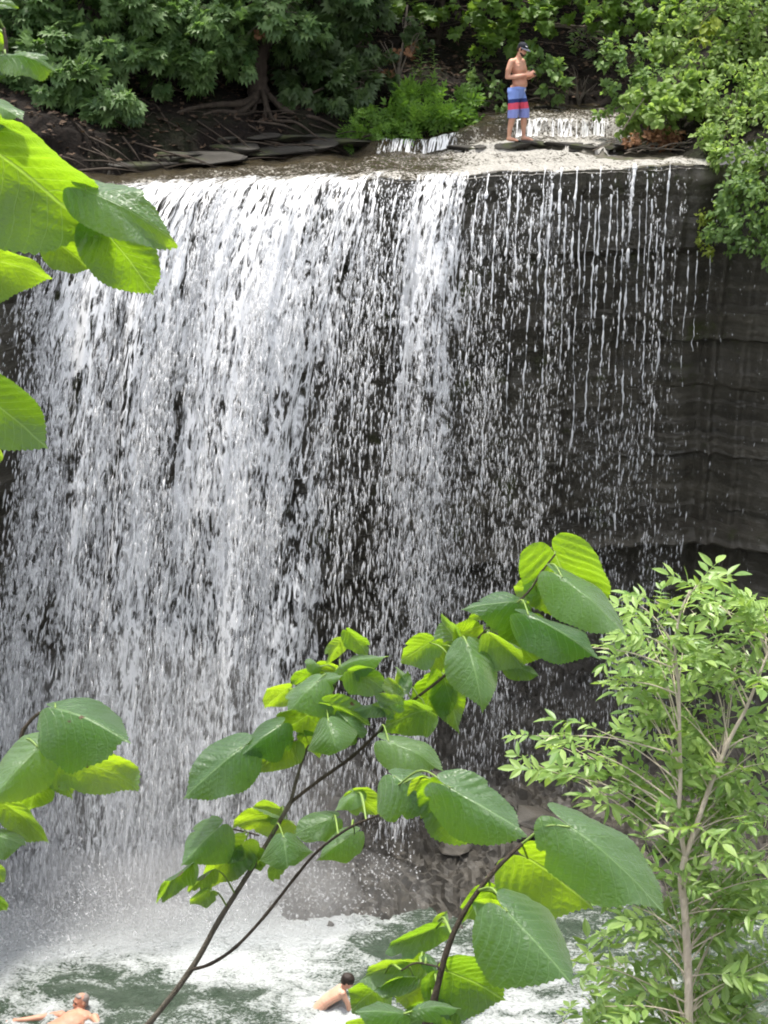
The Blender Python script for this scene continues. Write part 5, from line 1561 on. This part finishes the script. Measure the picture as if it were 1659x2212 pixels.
sa.stem([(560, 1805, 2.0), (530, 1797, 2.0), (495, 1790, 1.99), (470, 1789, 1.98)], .0018, .0012, M['dark_twig'])
sa.stem([(740, 1650, 1.98), (700, 1600, 2.0), (640, 1600, 2.0), (560, 1612, 2.0), (522, 1618, 2.0)], .0018, .0012, M['dark_twig'])
LV = [
 # bx, by, tx, ty, side, depth, width, fold, kappa, dd, roll
 (1199, 1197, 1258, 1350, 'U', 1.92, 1.12, .05, .2), (1215, 1248, 1368, 1386, 'T', 1.86, .62, -.55, .3), (1160, 1282, 1106, 1262, 'U', 1.95, 1.1, .0, .4), (1142, 1329, 1306, 1424, 'T', 1.84, .62, -.6, .5),
 (1122, 1302, 994, 1318, 'T', 1.9, .62, -.35, .7), (1120, 1310, 1012, 1345, 'U', 1.94, .7, -.1, .3), (1135, 1345, 1118, 1458, 'U', 1.92, .95, .1, .4), (1060, 1370, 1132, 1448, 'U', 1.88, .8, -.3, .6),
 (1012, 1398, 1042, 1538, 'T', 1.86, .82, -.25, .5), (987, 1388, 938, 1330, 'U', 1.95, 1.2, .0, .3), (990, 1380, 1050, 1345, 'U', 1.95, 1.1, .0, .4), (928, 1388, 862, 1434, 'U', 1.93, .95, .15, .3), (955, 1395, 925, 1460, 'U', 1.95, .9, 0, .3),
 (958, 1462, 992, 1580, 'U', 1.95, .62, .1, .5), (950, 1470, 905, 1560, 'U', 1.97, .9, .1, .3), (922, 1535, 814, 1578, 'U', 1.93, .72, -.1, .9), (1100, 1440, 1168, 1462, 'T', 1.93, .6, -.3, .6),
 (684, 1474, 618, 1540, 'T', 1.93, 1.25, -.15, .3), (684, 1474, 742, 1460, 'T', 1.95, .9, -.2, .4), (622, 1488, 566, 1532, 'U', 1.98, .9, .1, .4), (603, 1568, 524, 1632, 'T', 1.95, .95, -.3, .3), (520, 1617, 385, 1726, 'T', 1.93, .78, -.25, .3),
 (524, 1622, 510, 1706, 'U', 1.97, .75, .0, .4), (626, 1606, 556, 1664, 'U', 1.98, .85, .05, .3), (700, 1526, 606, 1588, 'U', 1.97, .9, .05, .4), (710, 1560, 735, 1648, 'T', 1.9, 1.25, -.2, .7), (720, 1530, 800, 1614, 'T', 1.95, .85, -.4, .7), (716, 1522, 806, 1570, 'U', 1.93, .5, .3, .4),
 (735, 1440, 850, 1420, 'T', 1.95, .52, -.35, .6), (760, 1450, 836, 1490, 'U', 1.94, .85, -.1, .5), (735, 1388, 700, 1436, 'U', 1.97, .6, .3, .3), (755, 1366, 803, 1422, 'U', 1.96, .6, -.2, .5), (690, 1440, 655, 1428, 'T', 1.99, .9, -.2, .5), (672, 1452, 624, 1480, 'U', 2.0, .8, .1, .3), (690, 1438, 740, 1450, 'U', 2.0, .8, 0, .3),
 (862, 1520, 800, 1500, 'U', 1.93, .6, .1, .4), (862, 1500, 820, 1462, 'U', 1.95, .7, .2, .5), (872, 1490, 880, 1450, 'U', 1.95, .7, .2, .5), (830, 1530, 760, 1540, 'T', 1.95, .55, -.2, .6), (845, 1540, 800, 1520, 'U', 1.94, .7, 0, .4), (880, 1480, 850, 1440, 'T', 1.96, .6, -.2, .5),
 (840, 1602, 962, 1658, 'T', 1.88, .75, -.3, .3), (852, 1676, 950, 1766, 'T', 1.72, 1.2, -.25, .75), (775, 1712, 726, 1754, 'T', 1.85, .8, -.2, .5), (770, 1712, 826, 1768, 'U', 1.86, .85, .0, .4),
 (973, 1702, 1149, 1810, 'T', 1.62, .68, -.3, .25), (968, 1700, 1050, 1848, 'U', 1.68, .95, .1, .2), (925, 1690, 905, 1770, 'U', 1.7, .9, .0, .5),
 (470, 1789, 394, 1872, 'T', 1.94, 1.0, -.2, .4), (606, 1748, 534, 1742, 'U', 2.04, .7, -.2, .5), (620, 1770, 494, 1780, 'U', 2.03, .62, -.1, .6), (613, 1810, 624, 1892, 'T', 1.9, 1.62, -.2, .7), (718, 1768, 626, 1800, 'T', 1.9, .8, -.2, .4), (766, 1800, 688, 1858, 'T', 1.87, .75, -.3, .6),
 (520, 1826, 444, 1932, 'U', 1.97, .62, .1, .3), (530, 1828, 500, 1886, 'U', 1.99, .9, .0, .3), (552, 1840, 562, 1886, 'U', 1.99, .9, .0, .3), (406, 1868, 332, 1960, 'U', 1.93, .36, -.8, .5), (456, 1880, 402, 1934, 'U', 1.95, .5, -.6, .6), (452, 1926, 410, 1960, 'U', 1.96, .8, .1, .3), (520, 1835, 470, 1850, 'U', 1.98, .8, 0, .4), (600, 1860, 590, 1910, 'U', 2.0, .7, 0, .3),
 (660, 1590, 690, 1640, 'U', 1.99, .7, .1, .3), (600, 1600, 580, 1650, 'U', 2.0, .8, .1, .3)]
for t in LV: sa.leaf(*t)

# ---- the lower right sapling
sb = Sapling(at_d(820, 2420, 1.3), 'dark stemmed linden sapling with the largest leaves at the lower right')
sb.stem([(760, 2700, 1.35), (850, 2400, 1.3), (915, 2225, 1.3), (940, 2150, 1.3), (965, 2055, 1.3), (1000, 1975, 1.3), (1060, 1890, 1.3), (1128, 1822, 1.3)], .0052, .0026, M['dark_twig'], 'stem')
sb.stem([(880, 2320, 1.3), (935, 2200, 1.32), (946, 2120, 1.33), (948, 2080, 1.33)], .0028, .0018, M['dark_twig'])
sb.stem([(952, 2090, 1.32), (900, 2080, 1.33), (868, 2096, 1.33)], .0014, .001, M['dark_twig'])
for t in [(1232, 1786, 1462, 1975, 'T', 1.28, .62, -.22, .2), (1140, 1854, 1294, 1962, 'U', 1.34, 1.05, .05, .25), (1096, 1970, 1236, 2142, 'T', 1.24, 1.05, -.12, .35), (1096, 1968, 1010, 1948, 'U', 1.33, .9, -.2, .4), (1060, 1925, 1000, 2000, 'U', 1.35, .8, .1, .4),
          (966, 2098, 1102, 2176, 'U', 1.33, 1.0, .05, .4), (942, 2004, 818, 2070, 'U', 1.36, .42, -.3, .4), (905, 2080, 772, 2118, 'U', 1.36, .55, -.35, .7), (915, 2075, 850, 2112, 'U', 1.38, .9, 0, .3), (818, 2134, 752, 2186, 'U', 1.4, 1.0, .0, .3), (930, 2125, 850, 2165, 'U', 1.38, 1.0, .05, .3),
          (892, 2108, 804, 2146, 'U', 1.34, .38, -.8, .8), (872, 2190, 764, 2186, 'T', 1.28, .8, -.35, .6), (905, 2180, 1002, 2182, 'T', 1.28, .45, -.3, .6), (965, 2185, 860, 2225, 'U', 1.34, .85, .0, .4), (940, 1998, 968, 1965, 'U', 1.37, .7, -.2, .5), (920, 2070, 948, 2110, 'T', 1.33, .7, -.3, .5),
          (960, 2200, 985, 2250, 'U', 1.36, .9, 0, .3), (790, 2210, 740, 2250, 'U', 1.36, 1.0, .1, .3), (930, 2165, 1000, 2210, 'U', 1.37, .9, 0, .3)]:
    sb.leaf(*t)

# ---- the overhanging branch at the upper left
sc_ = Sapling(at_d(-420, 1100, 1.45), 'overhanging linden branch with large glowing leaves at the upper left', 'branch', 'linden_branch')
sc_.stem([(-420, 1500, 1.6), (-330, 1050, 1.5), (-260, 700, 1.45), (-190, 430, 1.42), (-110, 300, 1.42), (-40, 205, 1.42), (10, 118, 1.42), (8, 60, 1.42)], .012, .002, M['dark_twig'])
sc_.stem([(-190, 430, 1.42), (-80, 360, 1.42), (20, 330, 1.42), (120, 380, 1.42), (186, 412, 1.42)], .0035, .0014, M['dark_twig'])
sc_.stem([(-330, 1050, 1.5), (-220, 930, 1.48), (-110, 860, 1.46), (-45, 850, 1.45)], .005, .0016, M['dark_twig'])
for t in [(-18, 322, 224, 530, 'U', 1.36, 1.02, .03, .15), (186, 411, 394, 517, 'T', 1.36, .52, -.3, .3), (226, 498, 342, 648, 'U', 1.40, .88, .05, .3), (-30, 560, 118, 606, 'U', 1.44, .95, -.1, .4), (120, 520, 196, 586, 'U', 1.43, .9, .0, .3),
          (12, 118, 132, 156, 'T', 1.4, .5, -.35, .6), (-30, 215, 48, 262, 'T', 1.34, 1.0, -.3, .5), (-30, 70, 16, 108, 'U', 1.43, 1.0, 0, .3), (-40, 5, 46, 8, 'T', 1.4, .4, -.3, .4), (-45, 848, 106, 968, 'U', 1.45, .92, .05, .3), (-60, 930, -5, 1010, 'U', 1.47, .9, .0, .3)]:
    sc_.leaf(*t)

# ---- the branch at the left edge
sd = Sapling(at_d(-300, 2300, 1.8), 'linden shoot with drooping leaves at the left edge above the swimmer', 'branch', 'linden_branch')
sd.stem([(-320, 2500, 1.85), (-200, 2150, 1.8), (-90, 1900, 1.78), (-20, 1740, 1.77), (25, 1660, 1.77), (42, 1612, 1.77), (52, 1575, 1.77), (85, 1540, 1.77), (120, 1530, 1.77)], .009, .0014, M['dark_twig'])
for t in [(120, 1530, 293, 1624, 'T', 1.74, .88, -.2, .6), (130, 1640, 318, 1702, 'U', 1.79, .62, -.15, .6), (95, 1606, 158, 1734, 'U', 1.8, .62, .2, .3), (82, 1614, -22, 1738, 'T', 1.74, .78, -.2, .4), (86, 1690, 62, 1758, 'U', 1.82, .9, .0, .3), (8, 1735, 106, 1828, 'U', 1.79, .5, -.3, .4), (-22, 1800, 62, 1830, 'T', 1.77, .8, -.3, .5),
          (-30, 1875, 14, 1908, 'U', 1.8, .9, .0, .3), (-34, 1935, 18, 1975, 'U', 1.8, 1.0, .1, .3), (70, 1640, 100, 1690, 'U', 1.82, .9, 0, .3)]:
    sd.leaf(*t)

# ================================================================== the ash sapling
M['ash'] = mat_foliage('ash_leaf', (0.11, 0.22, 0.045), (0.30, 0.42, 0.125), (0.42, 0.62, 0.10), 0.42, .4, .5)
def ash_leaf_mesh(seed):
    r = random.Random(seed)
    V, F, A = [], [], []
    L = 1.0
    n = 3
    rach = [Vector((0, L * k / 5.0, -.16 * (k / 5.0) ** 2)) for k in range(6)]
    tv, tf = tube(rach, [.012, .011, .010, .009, .008, .006], 3)
    def leaflet(o, dirv, nrm, l, w, rnd):
        y = dirv.normalized(); nz = (nrm - y * nrm.dot(y)).normalized(); x = y.cross(nz)
        b = len(V)
        prof = [(0, 0), (.16, .62), (.38, 1.0), (.62, .86), (.84, .42), (1, 0)]
        bend = r.uniform(.1, .5)
        for t, ww in prof:
            c = o + y * (t * l) - nz * (bend * t * t * l * .5)
            if ww == 0: V.append(c); A.append(rnd)
            else:
                V.append(c - x * (w * ww) + nz * (w * ww * .35)); V.append(c); V.append(c + x * (w * ww) + nz * (w * ww * .35)); A.extend([rnd] * 3)
        k = b + 1
        F.extend([(b, k + 1, k), (b, k + 2, k + 1)])
        for s in range(3):
            p = k + s * 3
            F.extend([(p, p + 1, p + 3), (p + 1, p + 4, p + 3), (p + 1, p + 2, p + 4), (p + 2, p + 5, p + 4)])
        p = k + 9; tipi = k + 12
        F.extend([(p, p + 1, tipi), (p + 1, p + 2, tipi)])
    for k in range(n):
        yk = .34 + .25 * k
        for sgn in (-1, 1):
            d = Vector((sgn * r.uniform(.6, 1.0), r.uniform(.2, 1.0), r.uniform(-.7, .4)))
            leaflet(Vector((0, yk + r.uniform(-.02, .02), -.16 * yk * yk)), d, Vector((r.uniform(-.8, .8), r.uniform(-.6, .6), 1)), r.uniform(.42, .66), r.uniform(.075, .11), r.uniform(0, 1))
    leaflet(rach[-1], Vector((r.uniform(-.2, .2), 1, -.3)), Vector((0, .3, 1)), r.uniform(.48, .6), .115, r.uniform(0, 1))
    o = len(V)
    V += [tuple(v) for v in tv]; A += [.9] * len(tv)
    for q in tf:
        qq = [i + o for i in q]
        F.append((qq[0], qq[1], qq[2])); F.append((qq[0], qq[2], qq[3])) if qq[2] != qq[3] else None
    F = [f for f in F if f]
    return mesh_np('leaf', np.array([tuple(v) for v in V]), np.array(F), False, {'rnd': np.array(A)})
ASH = [ash_leaf_mesh(900 + k) for k in range(10)]
for m_ in ASH: m_.materials.append(M['ash'])
def build_ash():
    D = 4.5
    base = at_d(1490, 2900, D)
    e = empty('ash_sapling', base); tag(e, 'pale stemmed ash sapling with many small leaflets at the right', 'sapling')
    def stem(path, r0, r1, name='branch', mat=None):
        P = smooth_path([at_d(p[0], p[1], p[2] if len(p) > 2 else D) for p in path], 5); n = len(P)
        v, f = tube(P, [r0 + (r1 - r0) * i / (n - 1) for i in range(n)], 8)
        to_parent(obj(name, pymesh(name, v, f), mat or M['ash_bark']), e)
        return P
    st = []
    st += stem([(1492, 2900), (1490, 2500), (1488, 2225), (1487, 2110), (1480, 1975), (1472, 1900), (1480, 1850)], .0145, .0105, 'trunk')
    st += stem([(1480, 1850), (1466, 1770), (1470, 1690), (1468, 1590), (1466, 1480), (1458, 1400), (1468, 1330), (1490, 1275)], .0078, .0025, 'stem')
    st += stem([(1482, 1848), (1512, 1760), (1545, 1670), (1580, 1590), (1612, 1530), (1640, 1460), (1668, 1390), (1700, 1330)], .0085, .003, 'stem')
    r = random.Random(21)
    regs = [((1375, 1640), (1258, 1390), 15), ((1215, 1659), (1385, 1530), 22), ((1140, 1420), (1560, 1690), 14), ((1420, 1700), (1540, 1700), 16), ((1380, 1700), (1700, 1850), 8), ((1290, 1700), (1930, 2230), 40), ((1190, 1330), (2060, 2230), 9), ((1540, 1720), (1800, 1990), 16), ((1500, 1720), (1640, 1790), 12), ((1360, 1500), (1860, 1960), 6), ((1620, 1720), (1280, 1420), 6)]
    leaves = []
    for (xr, yr, n) in regs:
        for k in range(n):
            tx, ty = r.uniform(*xr), r.uniform(*yr)
            dpt = D + r.uniform(-.05, .6)
            E = at_d(tx, ty, dpt)
            cand = [p for p in st if p.z < E.z - .02] or st
            S = min(cand, key=lambda p: (p - E).length + r.uniform(0, .05))
            if (E - S).length > 1.1: continue
            mid = S.lerp(E, .5) + Vector((0, 0, .06 * (E - S).length))
            P = smooth_path([S, mid, E], 5)
            v, f = tube(P, [.0028 - .0018 * i / 10 for i in range(11)], 5)
            to_parent(obj('twig', pymesh('twig', v, f), M['ash_bark']), e)
            dirn = (E - mid).normalized()
            nl = r.choice([4, 4, 5])
            for j in range(nl):
                f_ = 1.0 if j == 0 else r.uniform(.4, .98)
                o_ = P[min(10, int(f_ * 10))]
                a = r.uniform(0, 6.28)
                d = (dirn * (1.0 if j == 0 else .45) + Vector((math.cos(a), math.sin(a) * .7, r.uniform(-.2, .45)))).normalized()
                leaves.append((o_, d))
    rest = []
    for i, (p, d) in enumerate(leaves):
        me = ASH[i % len(ASH)]
        N = Vector((r.uniform(-.5, .5), r.uniform(-.7, .2), 1)); N = (N - d * N.dot(d)).normalized(); X = d.cross(N)
        s = r.uniform(.070, .120)
        W = Matrix((X, d, N)).transposed().to_4x4() @ Matrix.Diagonal((s, s, s, 1)); W.translation = p - Vector(base)
        if i % max(1, len(leaves) // 300) == 0 and i // max(1, len(leaves) // 300) < 300:
            o = bpy.data.objects.new('leaf', me); COL.objects.link(o); o.parent = e; o.matrix_basis = W
        else:
            rest.append((i % len(ASH), np.array(W)))
    cache = []
    for m_ in ASH:
        v = np.zeros(len(m_.vertices) * 3, np.float32); m_.vertices.foreach_get('co', v)
        a = np.zeros(len(m_.vertices), np.float32); m_.attributes['rnd'].data.foreach_get('value', a)
        f = np.zeros(len(m_.polygons) * 3, np.int32); m_.polygons.foreach_get('vertices', f)
        cache.append((v.reshape(-1, 3), f.reshape(-1, 3), a))
    leaves_all = []
    for k, W in rest:
        v, f, a = cache[k]
        leaves_all.append((v @ W[:3, :3].T + W[:3, 3], f, a))
    o = obj('leaves', leaves_mesh('leaves', leaves_all), M['ash'], e); o['kind'] = 'stuff'
    print('ash leaves', len(leaves))
build_ash()
